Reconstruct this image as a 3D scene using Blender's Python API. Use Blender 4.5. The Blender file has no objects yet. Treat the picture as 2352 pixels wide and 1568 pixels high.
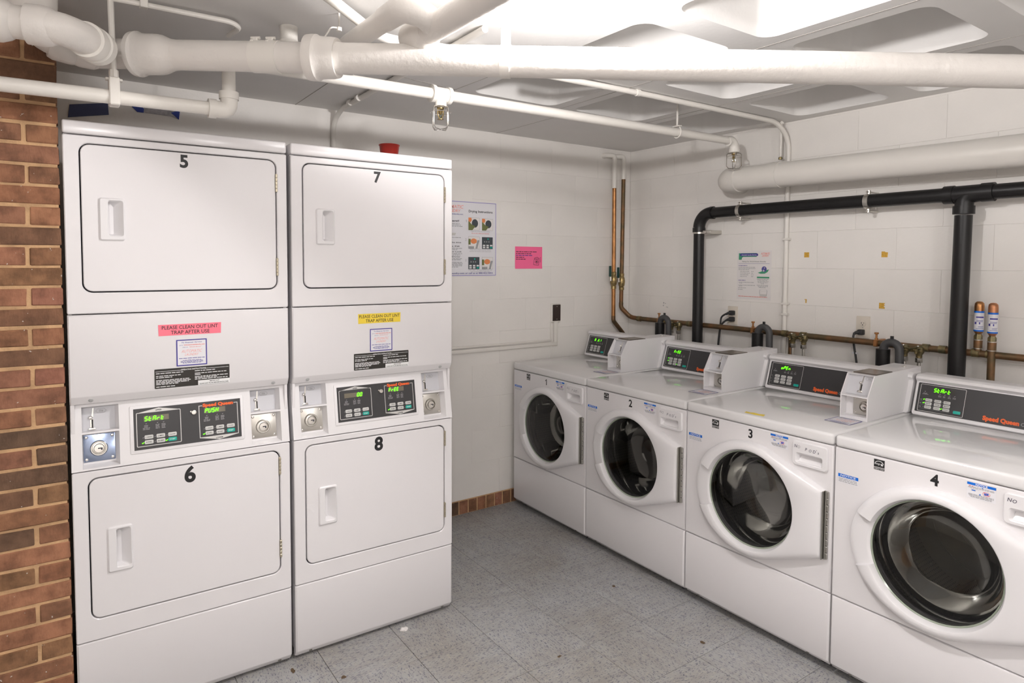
import bpy, bmesh, math, random
from mathutils import Matrix, Vector
from math import sin, cos, pi, radians, hypot, atan2

random.seed(7)
SC = bpy.context.scene
COL = SC.collection

# ------------------------------------------------------------------ camera, world, lights, exposure
YAW, PIT, ROL = .609, -.049, .005
fw = Vector((sin(YAW) * cos(PIT), cos(YAW) * cos(PIT), sin(PIT)))
rt = Vector((cos(YAW), -sin(YAW), 0))
up = rt.cross(fw)
rx = cos(ROL) * rt + sin(ROL) * up
ry = -sin(ROL) * rt + cos(ROL) * up
cam = bpy.data.cameras.new('camera')
cam.sensor_fit = 'HORIZONTAL'; cam.sensor_width = 36
cam.lens = 1483.861 / 2352 * 36
cam.shift_y = -(784 - 674.486) / 2352
cam.clip_start = .02
co = bpy.data.objects.new('camera', cam); COL.objects.link(co)
mw = Matrix((rx, ry, -fw)).transposed().to_4x4()
mw.translation = (-3.38, -3.362, 1.543)
co.matrix_world = mw
SC.camera = co

SC.view_settings.view_transform = 'Standard'
SC.view_settings.look = 'None'
SC.view_settings.gamma = 1
SC.view_settings.use_curve_mapping = False
SC.view_settings.exposure = 0.11

w = bpy.data.worlds.new('world'); SC.world = w
w.use_nodes = True
w.node_tree.nodes['Background'].inputs[0].default_value = (1, .95, .9, 1)
w.node_tree.nodes['Background'].inputs[1].default_value = 0.05

LAMP_COL = (1, .968, .965)
LAMPS = [((-2.17, -2.03, 2.265), 56), ((-2.2, -4.35, 2.24), 36), ((-3.95, -4.3, 2.24), 60)]   # bulb positions, watts

# ------------------------------------------------------------------ materials
def newmat(name):
    m = bpy.data.materials.new(name); m.use_nodes = True
    nt = m.node_tree
    return m, nt, nt.nodes['Principled BSDF']

def mat(name, col, rough=.5, metal=0, spec=.5, bump=0, bscale=60, var=0, vscale=8, emit=0, coat=0, mottle=None):
    """one plain surface; bump = fine relief, var/mottle = procedural colour variation"""
    m, nt, b = newmat(name)
    N, L = nt.nodes, nt.links
    b.inputs['Base Color'].default_value = (*col, 1)
    b.inputs['Roughness'].default_value = rough
    b.inputs['Metallic'].default_value = metal
    b.inputs['Specular IOR Level'].default_value = spec
    b.inputs['Coat Weight'].default_value = coat
    if emit:
        b.inputs['Emission Color'].default_value = (*col, 1)
        b.inputs['Emission Strength'].default_value = emit
    if bump or var or mottle:
        tc = N.new('ShaderNodeTexCoord')
        if bump:
            n = N.new('ShaderNodeTexNoise'); n.inputs['Scale'].default_value = bscale; n.inputs['Detail'].default_value = 4
            bp = N.new('ShaderNodeBump'); bp.inputs['Strength'].default_value = bump; bp.inputs['Distance'].default_value = .004
            L.new(tc.outputs['Object'], n.inputs['Vector']); L.new(n.outputs['Fac'], bp.inputs['Height']); L.new(bp.outputs['Normal'], b.inputs['Normal'])
        if var or mottle:
            n = N.new('ShaderNodeTexNoise'); n.inputs['Scale'].default_value = vscale; n.inputs['Detail'].default_value = 5
            r = N.new('ShaderNodeValToRGB')
            c2 = mottle if mottle else tuple(c * (1 - var) for c in col)
            r.color_ramp.elements[0].position = .36; r.color_ramp.elements[0].color = (*c2, 1)
            r.color_ramp.elements[1].position = .62; r.color_ramp.elements[1].color = (*col, 1)
            L.new(tc.outputs['Object'], n.inputs['Vector']); L.new(n.outputs['Fac'], r.inputs['Fac']); L.new(r.outputs['Color'], b.inputs['Base Color'])
    return m

def srgb(r, g, b):
    f = lambda c: (c / 255 / 12.92) if c <= 10 else ((c / 255 + .055) / 1.055) ** 2.4
    return (f(r), f(g), f(b))

M = {}
M['enamel'] = mat('white_enamel', (.80, .78, .79), rough=.22, spec=.5, bump=.015, bscale=400)
M['enamel_top'] = mat('glossy_top_enamel', (.78, .77, .77), rough=.045, spec=.6)
M['enamel_door'] = mat('white_door_enamel', (.80, .78, .79), rough=.30, spec=.5, bump=.03, bscale=300)
M['plastic'] = mat('white_plastic', (.80, .785, .795), rough=.32)
M['grey_plastic'] = mat('pale_grey_plastic', (.60, .60, .63), rough=.45)
M['gap'] = mat('dark_gap', (.05, .05, .06), rough=.8)
M['black_panel'] = mat('charcoal_panel', (.035, .034, .036), rough=.42, bump=.05, bscale=900)
M['black_ink'] = mat('black_ink', (.012, .012, .013), rough=.5)
M['white_ink'] = mat('white_ink', (.8, .8, .8), rough=.5)
M['grey_ink'] = mat('grey_ink', (.35, .35, .36), rough=.6)
M['orange_ink'] = mat('orange_ink', (.85, .13, .02), rough=.5)
M['red_ink'] = mat('red_ink', (.75, .08, .05), rough=.6)
M['pink_ink'] = mat('pale_red_ink', (.85, .38, .34), rough=.6)
M['blue_ink'] = mat('navy_ink', (.045, .035, .28), rough=.5)
M['sky_ink'] = mat('blue_ink', (.0, .14, .62), rough=.5)
M['green_ink'] = mat('green_ink', (.06, .32, .17), rough=.6)
M['lilac_ink'] = mat('lilac_ink', (.28, .22, .55), rough=.6)
M['marker'] = mat('marker_ink', (.05, .04, .08), rough=.6)
M['marker_faded'] = mat('faded_marker_ink', (.40, .38, .40), rough=.6)
M['silver_line'] = mat('silver_line', (.62, .61, .59), rough=.4, metal=.3)
M['button'] = mat('button_grey', (.62, .62, .60), rough=.5)
M['teal'] = mat('teal_button', (.0, .38, .30), rough=.45)
M['window'] = mat('display_window', (.17, .15, .11), rough=.25)
M['led'] = mat('green_led', (.10, 1.0, .0), rough=.5, emit=2.6)
M['paper'] = mat('white_paper', (.78, .77, .80), rough=.7)
M['paper_blue'] = mat('laminated_paper', (.80, .77, .755), rough=.35)
M['pink_tape'] = mat('pink_label', (.92, .20, .27), rough=.6)
M['yellow_tape'] = mat('yellow_label', (.88, .66, .06), rough=.6)
M['pink_paper'] = mat('hot_pink_paper', (.98, .16, .34), rough=.75)
M['chrome'] = mat('chrome', (.75, .73, .70), rough=.18, metal=1)
M['steel'] = mat('brushed_steel', (.62, .60, .56), rough=.32, metal=1, bump=.03, bscale=200)
M['steel_dark'] = mat('dull_steel', (.30, .29, .27), rough=.4, metal=1)
M['steel_mid'] = mat('hinge_steel', (.42, .41, .38), rough=.4, metal=1)
M['brass'] = mat('brass', (.42, .31, .14), rough=.38, metal=.9, var=.5, vscale=60)
M['brass_old'] = mat('tarnished_brass', (.30, .23, .11), rough=.5, metal=.8, mottle=(.13, .12, .07), vscale=45)
M['copper'] = mat('copper', (.52, .25, .10), rough=.36, metal=.9, var=.35, vscale=14)
M['copper_old'] = mat('brown_tarnished_copper', (.24, .125, .06), rough=.5, metal=.7, mottle=(.13, .10, .055), vscale=18)
M['copper_new'] = mat('bright_copper', (.60, .27, .14), rough=.42, metal=.85, var=.25, vscale=25)
M['rubber'] = mat('black_rubber', (.02, .02, .021), rough=.55)
M['hose'] = mat('dark_grey_hose', (.06, .06, .062), rough=.5, bump=.1, bscale=90)
M['abs'] = mat('black_waste_pipe', (.011, .0105, .011), rough=.36, spec=.35, bump=.12, bscale=45)
M['pipe_paint'] = mat('white_pipe_paint', (.79, .755, .715), rough=.42, bump=.35, bscale=55, var=.05, vscale=5)
M['pipe_smooth'] = mat('cream_pipe_paint', (.80, .77, .72), rough=.38, bump=.05, bscale=60)
M['wall_paint'] = mat('white_block_paint', (.86, .83, .79), rough=.62, bump=.22, bscale=70, var=.035, vscale=3)
M['ceil_paint'] = mat('white_ceiling_paint', (.80, .785, .765), rough=.7, bump=.15, bscale=45, var=.04, vscale=2.5)
M['plate_brown'] = mat('dark_brown_plate', (.035, .022, .018), rough=.4)
M['ivory'] = mat('ivory_plate', (.72, .66, .57), rough=.4)
M['masking'] = mat('ochre_masking_tape', (.72, .42, .06), rough=.7, var=.2, vscale=120)
M['painter'] = mat('blue_painters_tape', (.02, .045, .28), rough=.6)
M['painter_dark'] = mat('dull_blue_tape', (.065, .078, .175), rough=.6)
M['red_cup'] = mat('red_plastic_cup', (.42, .03, .02), rough=.3)
M['screw_zinc'] = mat('zinc_screw', (.55, .56, .56), rough=.45, metal=.5)
M['porcelain'] = mat('porcelain', (.75, .73, .70), rough=.3)
M['tissue'] = mat('tissue', (.75, .72, .70), rough=.9)
M['debris'] = mat('brown_debris', (.12, .08, .045), rough=.9)
M['yellow_scrap'] = mat('yellow_scrap', (.72, .55, .08), rough=.6)
M['valve_green'] = mat('green_lever', (.015, .06, .05), rough=.5)
M['mortar'] = mat('tan_mortar', (.62, .39, .21), rough=.95, bump=.6, bscale=120, var=.25, vscale=20)
M['skin_ink'] = mat('orange_print', (.75, .25, .09), rough=.6)
M['olive_ink'] = mat('olive_print', (.16, .18, .06), rough=.6)
M['slate_ink'] = mat('slate_print', (.06, .07, .08), rough=.6)
M['globe_ink'] = mat('globe_print', (.08, .08, .30), rough=.6)
M['torn'] = mat('torn_film', (.42, .40, .42), rough=.4, var=.3, vscale=60)
M['seam_paint'] = mat('seam_shade', (.42, .39, .36), rough=.8)
M['bulb'] = mat('bulb_glow', LAMP_COL, emit=1)

def glass_mat(name, tint, gloss_rough=.03, ior=1.45):
    m, nt, b = newmat(name)
    N, L = nt.nodes, nt.links
    out = N['Material Output']; N.remove(b)
    tr = N.new('ShaderNodeBsdfTransparent'); tr.inputs[0].default_value = (*tint, 1)
    gl = N.new('ShaderNodeBsdfGlossy'); gl.inputs['Roughness'].default_value = gloss_rough
    fr = N.new('ShaderNodeFresnel'); fr.inputs['IOR'].default_value = ior
    mx = N.new('ShaderNodeMixShader')
    L.new(fr.outputs[0], mx.inputs[0]); L.new(tr.outputs[0], mx.inputs[1]); L.new(gl.outputs[0], mx.inputs[2])
    L.new(mx.outputs[0], out.inputs[0])
    return m
M['glass'] = glass_mat('door_glass', (.50, .50, .48), .02, 1.5)
M['bowl_glass'] = glass_mat('bowl_glass', (.74, .73, .68), .06, 1.9)
M['lens'] = glass_mat('bulb_glass', (.8, .85, .8), .05)

def drum_mat():
    m, nt, b = newmat('perforated_drum')
    N, L = nt.nodes, nt.links
    tc = N.new('ShaderNodeTexCoord'); sp = N.new('ShaderNodeSeparateXYZ'); L.new(tc.outputs['Object'], sp.inputs[0])
    sx = N.new('ShaderNodeMath'); sx.operation = 'SUBTRACT'; sx.inputs[1].default_value = .340; L.new(sp.outputs['X'], sx.inputs[0])
    sz = N.new('ShaderNodeMath'); sz.operation = 'SUBTRACT'; sz.inputs[1].default_value = .5685; L.new(sp.outputs['Z'], sz.inputs[0])
    at = N.new('ShaderNodeMath'); at.operation = 'ARCTAN2'; L.new(sz.outputs[0], at.inputs[0]); L.new(sx.outputs[0], at.inputs[1])
    ml = N.new('ShaderNodeMath'); ml.operation = 'MULTIPLY'; ml.inputs[1].default_value = .25; L.new(at.outputs[0], ml.inputs[0])
    cb = N.new('ShaderNodeCombineXYZ'); L.new(ml.outputs[0], cb.inputs[0]); L.new(sp.outputs['Y'], cb.inputs[1])
    vo = N.new('ShaderNodeTexVoronoi'); vo.voronoi_dimensions = '2D'; vo.inputs['Scale'].default_value = 75; vo.inputs['Randomness'].default_value = 0
    L.new(cb.outputs[0], vo.inputs['Vector'])
    r = N.new('ShaderNodeValToRGB'); r.color_ramp.interpolation = 'LINEAR'
    r.color_ramp.elements[0].position = .13; r.color_ramp.elements[0].color = (.01, .01, .01, 1)
    r.color_ramp.elements[1].position = .19; r.color_ramp.elements[1].color = (.40, .365, .29, 1)
    L.new(vo.outputs['Distance'], r.inputs['Fac']); L.new(r.outputs['Color'], b.inputs['Base Color'])
    b.inputs['Metallic'].default_value = .85; b.inputs['Roughness'].default_value = .38
    return m
M['drum'] = drum_mat()
M['drum_steel'] = mat('drum_back_steel', (.22, .205, .17), rough=.36, metal=.9)

def brick_mat():
    m, nt, b = newmat('old_brick')
    N, L = nt.nodes, nt.links
    tc = N.new('ShaderNodeTexCoord'); oi = N.new('ShaderNodeObjectInfo')
    r = N.new('ShaderNodeValToRGB'); cr = r.color_ramp
    cr.elements[0].position = 0; cr.elements[0].color = (.13, .078, .048, 1)
    cr.elements[1].position = 1; cr.elements[1].color = (.37, .172, .092, 1)
    for p, c in ((.2, (.23, .11, .060)), (.45, (.32, .14, .075)), (.62, (.26, .14, .068)), (.8, (.31, .13, .085))):
        e = cr.elements.new(p); e.color = (*c, 1)
    L.new(oi.outputs['Random'], r.inputs['Fac'])
    ad = N.new('ShaderNodeVectorMath'); ad.operation = 'ADD'
    ml = N.new('ShaderNodeVectorMath'); ml.operation = 'SCALE'; ml.inputs['Scale'].default_value = 1.0
    L.new(oi.outputs['Location'], ml.inputs[0]); L.new(tc.outputs['Object'], ad.inputs[0]); L.new(ml.outputs[0], ad.inputs[1])
    n = N.new('ShaderNodeTexNoise'); n.inputs['Scale'].default_value = 16; n.inputs['Detail'].default_value = 6; n.inputs['Roughness'].default_value = .65
    L.new(ad.outputs[0], n.inputs['Vector'])
    mx = N.new('ShaderNodeMix'); mx.data_type = 'RGBA'; mx.blend_type = 'MULTIPLY'
    r2 = N.new('ShaderNodeValToRGB'); r2.color_ramp.elements[0].position = .32; r2.color_ramp.elements[0].color = (.42, .40, .36, 1); r2.color_ramp.elements[1].position = .62; r2.color_ramp.elements[1].color = (1.1, 1.1, 1.08, 1)
    L.new(n.outputs['Fac'], r2.inputs['Fac']); mx.inputs[0].default_value = .85
    L.new(r.outputs['Color'], mx.inputs[6]); L.new(r2.outputs['Color'], mx.inputs[7])
    # white paint flecks
    n2 = N.new('ShaderNodeTexNoise'); n2.inputs['Scale'].default_value = 75; n2.inputs['Detail'].default_value = 2
    L.new(ad.outputs[0], n2.inputs['Vector'])
    r3 = N.new('ShaderNodeValToRGB'); r3.color_ramp.elements[0].position = .745; r3.color_ramp.elements[0].color = (0, 0, 0, 1); r3.color_ramp.elements[1].position = .765; r3.color_ramp.elements[1].color = (1, 1, 1, 1)
    L.new(n2.outputs['Fac'], r3.inputs['Fac'])
    mx2 = N.new('ShaderNodeMix'); mx2.data_type = 'RGBA'
    L.new(r3.outputs['Color'], mx2.inputs[0]); L.new(mx.outputs[2], mx2.inputs[6]); mx2.inputs[7].default_value = (.6, .55, .5, 1)
    L.new(mx2.outputs[2], b.inputs['Base Color'])
    n3 = N.new('ShaderNodeTexNoise'); n3.inputs['Scale'].default_value = 140; n3.inputs['Detail'].default_value = 5
    mp = N.new('ShaderNodeMapping'); mp.inputs['Rotation'].default_value = (0, .6, 0); mp.inputs['Scale'].default_value = (1, 1, .35)
    L.new(ad.outputs[0], mp.inputs[0]); L.new(mp.outputs[0], n3.inputs['Vector'])
    bp = N.new('ShaderNodeBump'); bp.inputs['Strength'].default_value = .55; bp.inputs['Distance'].default_value = .004
    L.new(n3.outputs['Fac'], bp.inputs['Height']); L.new(bp.outputs['Normal'], b.inputs['Normal'])
    b.inputs['Roughness'].default_value = .85
    return m
M['brick'] = brick_mat()

def tile_mat():
    m, nt, b = newmat('speckled_vinyl_tile')
    N, L = nt.nodes, nt.links
    tc = N.new('ShaderNodeTexCoord'); oi = N.new('ShaderNodeObjectInfo')
    ad = N.new('ShaderNodeVectorMath'); ad.operation = 'ADD'
    ml = N.new('ShaderNodeVectorMath'); ml.operation = 'SCALE'; ml.inputs['Scale'].default_value = 3.7
    L.new(oi.outputs['Location'], ml.inputs[0]); L.new(tc.outputs['Object'], ad.inputs[0]); L.new(ml.outputs[0], ad.inputs[1])
    base = N.new('ShaderNodeTexNoise'); base.inputs['Scale'].default_value = 9; base.inputs['Detail'].default_value = 6
    mpb = N.new('ShaderNodeMapping'); mpb.inputs['Scale'].default_value = (1, 3, 1)
    L.new(ad.outputs[0], mpb.inputs[0]); L.new(mpb.outputs[0], base.inputs['Vector'])
    rb = N.new('ShaderNodeValToRGB')
    rb.color_ramp.elements[0].position = .3; rb.color_ramp.elements[0].color = (.325, .32, .315, 1)
    rb.color_ramp.elements[1].position = .7; rb.color_ramp.elements[1].color = (.395, .40, .40, 1)
    L.new(base.outputs['Fac'], rb.inputs['Fac'])
    prev = rb.outputs['Color']
    for sc, thr, cols in (((44, 125, 1), .235, ((.035, .042, .095), (.06, .07, .13), None, (.50, .47, .40), None, (.10, .11, .16))),
                          ((85, 220, 1), .27, ((.10, .11, .16), None, (.46, .44, .40), (.05, .06, .12), None, None))):
        mp = N.new('ShaderNodeMapping'); mp.inputs['Scale'].default_value = sc
        L.new(ad.outputs[0], mp.inputs[0])
        wob = N.new('ShaderNodeTexNoise'); wob.inputs['Scale'].default_value = 1.3; L.new(mp.outputs[0], wob.inputs['Vector'])
        a2 = N.new('ShaderNodeVectorMath'); a2.operation = 'ADD'; L.new(mp.outputs[0], a2.inputs[0]); L.new(wob.outputs['Color'], a2.inputs[1])
        vo = N.new('ShaderNodeTexVoronoi'); vo.voronoi_dimensions = '2D'; vo.inputs['Scale'].default_value = 1
        L.new(a2.outputs[0], vo.inputs['Vector'])
        sp = N.new('ShaderNodeSeparateColor'); L.new(vo.outputs['Color'], sp.inputs[0])
        rc = N.new('ShaderNodeValToRGB'); rc.color_ramp.interpolation = 'CONSTANT'
        rk = N.new('ShaderNodeValToRGB'); rk.color_ramp.interpolation = 'CONSTANT'
        n = len(cols)
        for ramp in (rc, rk):
            while len(ramp.color_ramp.elements) < n: ramp.color_ramp.elements.new(.5)
        for i, c in enumerate(cols):
            rc.color_ramp.elements[i].position = i / n; rc.color_ramp.elements[i].color = (*(c or (.2, .2, .2)), 1)
            v = 1 if c else 0
            rk.color_ramp.elements[i].position = i / n; rk.color_ramp.elements[i].color = (v, v, v, 1)
        L.new(sp.outputs[0], rc.inputs['Fac']); L.new(sp.outputs[0], rk.inputs['Fac'])
        lt = N.new('ShaderNodeMath'); lt.operation = 'LESS_THAN'; lt.inputs[1].default_value = thr; L.new(vo.outputs['Distance'], lt.inputs[0])
        ma = N.new('ShaderNodeMath'); ma.operation = 'MULTIPLY'; L.new(lt.outputs[0], ma.inputs[0]); L.new(rk.outputs['Color'], ma.inputs[1])
        mb = N.new('ShaderNodeMath'); mb.operation = 'MULTIPLY'; mb.inputs[1].default_value = .55; L.new(ma.outputs[0], mb.inputs[0])
        mx = N.new('ShaderNodeMix'); mx.data_type = 'RGBA'
        L.new(mb.outputs[0], mx.inputs[0]); L.new(prev, mx.inputs[6]); L.new(rc.outputs['Color'], mx.inputs[7])
        prev = mx.outputs[2]
    # worn, slightly dirty patches
    gn = N.new('ShaderNodeTexNoise'); gn.inputs['Scale'].default_value = 2.2; gn.inputs['Detail'].default_value = 5
    gt = N.new('ShaderNodeNewGeometry'); L.new(gt.outputs['Position'], gn.inputs['Vector'])
    gr = N.new('ShaderNodeValToRGB'); gr.color_ramp.elements[0].position = .35; gr.color_ramp.elements[0].color = (.86, .82, .77, 1); gr.color_ramp.elements[1].position = .6; gr.color_ramp.elements[1].color = (1, 1, 1, 1)
    L.new(gn.outputs['Fac'], gr.inputs['Fac'])
    mx = N.new('ShaderNodeMix'); mx.data_type = 'RGBA'; mx.blend_type = 'MULTIPLY'; mx.inputs[0].default_value = 1
    L.new(prev, mx.inputs[6]); L.new(gr.outputs['Color'], mx.inputs[7]); L.new(mx.outputs[2], b.inputs['Base Color'])
    b.inputs['Roughness'].default_value = .42; b.inputs['Specular IOR Level'].default_value = .4
    return m
M['tile'] = tile_mat()

# ------------------------------------------------------------------ mesh helpers
def FRONT(d=0, ox=0, oz=0):        # local plane: x -> u, y -> z, normal -> -d
    return Matrix(((1, 0, 0, ox), (0, 0, -1, d), (0, 1, 0, oz), (0, 0, 0, 1)))
def RIGHTW(x=0, oy=0, oz=0):       # plane on the right wall, faces -x, x -> -y
    return Matrix(((0, 0, -1, x), (-1, 0, 0, oy), (0, 1, 0, oz), (0, 0, 0, 1)))

class MB:
    """collects faces of one mesh"""
    def __init__(s): s.v = []; s.f = []; s.T = Matrix.Identity(4)
    def add(s, vs, fs):
        o = len(s.v); s.v += [s.T @ Vector(p) for p in vs]; s.f += [tuple(o + i for i in f) for f in fs]; return s
    def loops(s, ls, cap0=False, cap1=True, closed=True):
        n = len(ls[0]); vs = [p for l in ls for p in l]; fs = []
        for k in range(len(ls) - 1):
            for i in range(n if closed else n - 1):
                j = (i + 1) % n
                fs.append((k * n + i, k * n + j, (k + 1) * n + j, (k + 1) * n + i))
        if cap0: fs.append(tuple(range(n))[::-1])
        if cap1: fs.append(tuple((len(ls) - 1) * n + i for i in range(n)))
        return s.add(vs, fs)
    def box(s, x0, x1, y0, y1, z0, z1, r=0, seg=2):
        bm = bmesh.new()
        bmesh.ops.create_cube(bm, size=1)
        for v in bm.verts: v.co = ((x0 + x1) / 2 + v.co.x * (x1 - x0), (y0 + y1) / 2 + v.co.y * (y1 - y0), (z0 + z1) / 2 + v.co.z * (z1 - z0))
        if r: bmesh.ops.bevel(bm, geom=bm.edges[:], offset=r, segments=seg, affect='EDGES', profile=.5)
        bm.verts.index_update()
        s.add([v.co[:] for v in bm.verts], [tuple(v.index for v in f.verts) for f in bm.faces]); bm.free(); return s
    def plate(s, poly, z0, z1, bev=0):
        """polygon in the xy plane of s.T thickened from z0 (back) up to z1 (front, bevelled)"""
        if bev:
            ins = inset(poly, bev)
            return s.loops([[(x, y, z0) for x, y in poly], [(x, y, z1 - bev) for x, y in poly], [(x, y, z1 - bev * .3) for x, y in inset(poly, bev * .3)], [(x, y, z1) for x, y in ins]], cap0=True)
        return s.loops([[(x, y, z0) for x, y in poly], [(x, y, z1) for x, y in poly]], cap0=True)
    def rect(s, x0, x1, y0, y1, z=0):
        return s.add([(x0, y0, z), (x1, y0, z), (x1, y1, z), (x0, y1, z)], [(0, 1, 2, 3)])
    def outline(s, poly, wd, z=0):
        return s.loops([[(x, y, z) for x, y in poly], [(x, y, z) for x, y in inset(poly, wd)]], cap1=False)
    def frame(s, outer, inner, z0, z1, bev=.003):
        io, ii = inset(outer, bev), inset(inner, -bev)
        P = lambda l, z: [(x, y, z) for x, y in l]
        return s.loops([P(outer, z0), P(outer, z1 - bev), P(io, z1), P(ii, z1), P(inner, z1 - bev), P(inner, z0)], cap1=False)
    def disc(s, cx, cy, r, z=0, n=20):
        return s.add([(cx + r * cos(2 * pi * i / n), cy + r * sin(2 * pi * i / n), z) for i in range(n)], [tuple(range(n))])
    def lathe(s, prof, n=24, axis='z', c=(0, 0, 0), cap0=True, cap1=True):
        """prof: list of (r, h)"""
        ls = []
        for r, h in prof:
            l = []
            for i in range(n):
                a = 2 * pi * i / n; x, y = r * cos(a), r * sin(a)
                p = {'z': (x, y, h), 'y': (x, h, -y), 'x': (h, x, y)}[axis]
                l.append((c[0] + p[0], c[1] + p[1], c[2] + p[2]))
            ls.append(l)
        return s.loops(ls, cap0=cap0, cap1=cap1)
    def tube(s, pts, r, n=12, cap=True):
        """round tube through pts; r is a radius or a list of radii"""
        P = [Vector(p) for p in pts]; R = r if isinstance(r, (list, tuple)) else [r] * len(P)
        t0 = (P[1] - P[0]).normalized()
        a = Vector((0, 0, 1)) if abs(t0.z) < .9 else Vector((1, 0, 0))
        nx = t0.cross(a).normalized(); ls = []
        for i, p in enumerate(P):
            if i == 0: t = t0
            elif i == len(P) - 1: t = (P[i] - P[i - 1]).normalized()
            else: t = ((P[i + 1] - P[i]).normalized() + (P[i] - P[i - 1]).normalized()).normalized()
            nx = (nx - t * nx.dot(t)).normalized(); ny = t.cross(nx)
            ls.append([tuple(p + nx * (R[i] * cos(2 * pi * k / n)) + ny * (R[i] * sin(2 * pi * k / n))) for k in range(n)])
        return s.loops(ls, cap0=cap, cap1=cap)
    def text(s, string, x, y, h, align='L', bold=0, shear=0, sx=1, fit=None, z=0):
        if string == '1': vs, fs, w = [(.13, 0), (.27, 0), (.27, CAP), (.16, CAP), (.0, CAP - .15), (.0, CAP - .27), (.13, CAP - .19)], [(0, 1, 2, 3), (3, 4, 5, 6)], .27
        else: vs, fs, w = text_geo(string, bold, shear)
        k = h / CAP; kx = k * sx
        if fit: kx = fit / w
        ox = x - (0 if align == 'L' else w * kx / 2 if align == 'C' else w * kx)
        return s.add([(ox + a * kx, y + b * k, z) for a, b in vs], fs)
    def build(s, name, m, parent=None, ang=35, loc=None):
        me = bpy.data.meshes.new(name); me.from_pydata([tuple(p) for p in s.v], [], s.f)
        bm = bmesh.new(); bm.from_mesh(me); bmesh.ops.recalc_face_normals(bm, faces=bm.faces[:]); bm.to_mesh(me); bm.free()
        me.shade_smooth(); me.set_sharp_from_angle(angle=radians(ang))
        for mm in (m if isinstance(m, list) else [m]): me.materials.append(M[mm])
        return link(name, me, parent)
    def flat(s, name, m, parent=None):
        """print on a surface: keeps its winding"""
        me = bpy.data.meshes.new(name); me.from_pydata([tuple(p) for p in s.v], [], s.f); me.materials.append(M[m])
        return link(name, me, parent)

def link(name, me, parent=None):
    o = bpy.data.objects.new(name, me); COL.objects.link(o)
    if parent: o.parent = parent
    return o

def tag(o, label=None, cat=None, group=None, kind=None):
    if label: o['label'] = label
    if cat: o['category'] = cat
    if group: o['group'] = group
    if kind: o['kind'] = kind
    return o

def thing(name, label, cat, loc=(0, 0, 0), rz=0, group=None):
    o = bpy.data.objects.new(name, None); COL.objects.link(o)
    o.empty_display_size = .05
    o.location = loc; o.rotation_euler = (0, 0, rz)
    return tag(o, label, cat, group)

CACHE = {}
def part(key, name, parent, fn, m, flat=False, label=None):
    """a part whose mesh is shared by every copy with the same key"""
    if key in CACHE:
        o = link(name, CACHE[key], parent)
    else:
        mb = MB(); fn(mb); o = mb.flat(name, m, parent) if flat else mb.build(name, m, parent); CACHE[key] = o.data
    if label: o['label'] = label
    return o

def rrect(x0, x1, y0, y1, r, n=5):
    pts = []
    for cx, cy, a0 in ((x1 - r, y1 - r, 0), (x0 + r, y1 - r, 90), (x0 + r, y0 + r, 180), (x1 - r, y0 + r, 270)):
        for i in range(n + 1):
            a = radians(a0 + 90 * i / n); pts.append((cx + r * cos(a), cy + r * sin(a)))
    return pts

def inset(poly, d):
    n = len(poly); out = []
    for i in range(n):
        p0, p1, p2 = Vector(poly[i - 1]), Vector(poly[i]), Vector(poly[(i + 1) % n])
        e1, e2 = (p1 - p0), (p2 - p1)
        if e1.length < 1e-9: e1 = e2
        if e2.length < 1e-9: e2 = e1
        n1 = Vector((-e1.y, e1.x)).normalized(); n2 = Vector((-e2.y, e2.x)).normalized()
        b = n1 + n2
        k = d / max(.35, (1 + n1.dot(n2)) / 2) / 2
        out.append((p1.x + b.x * k, p1.y + b.y * k))
    return out

TX = {}
def text_geo(string, bold=0, shear=0):
    key = (string, bold, shear)
    if key not in TX:
        cu = bpy.data.curves.new('t', 'FONT'); cu.body = string; cu.size = 1; cu.resolution_u = 8 if len(string) == 1 else 2; cu.offset = bold; cu.shear = shear
        ob = bpy.data.objects.new('t', cu); COL.objects.link(ob)
        dg = bpy.context.evaluated_depsgraph_get(); dg.update()
        me = bpy.data.meshes.new_from_object(ob.evaluated_get(dg))
        vs = [(v.co.x, v.co.y) for v in me.vertices]; fs = [tuple(p.vertices) for p in me.polygons]
        bpy.data.objects.remove(ob); bpy.data.curves.remove(cu); bpy.data.meshes.remove(me)
        x0 = min(v[0] for v in vs); x1 = max(v[0] for v in vs)
        TX[key] = ([(a - x0, b) for a, b in vs], fs, x1 - x0)
    return TX[key]
CAP = .7
CAP = max(v[1] for v in text_geo('H')[0])

def words_line(mb, x0, x1, y, h, rnd, z=0):
    """a line of print too small to read: word-long dashes"""
    x = x0
    while x < x1 - h:
        w = min(rnd.uniform(1.6, 6) * h, x1 - x)
        mb.rect(x, x + w, y, y + h * .75, z); x += w + h * .7

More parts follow.
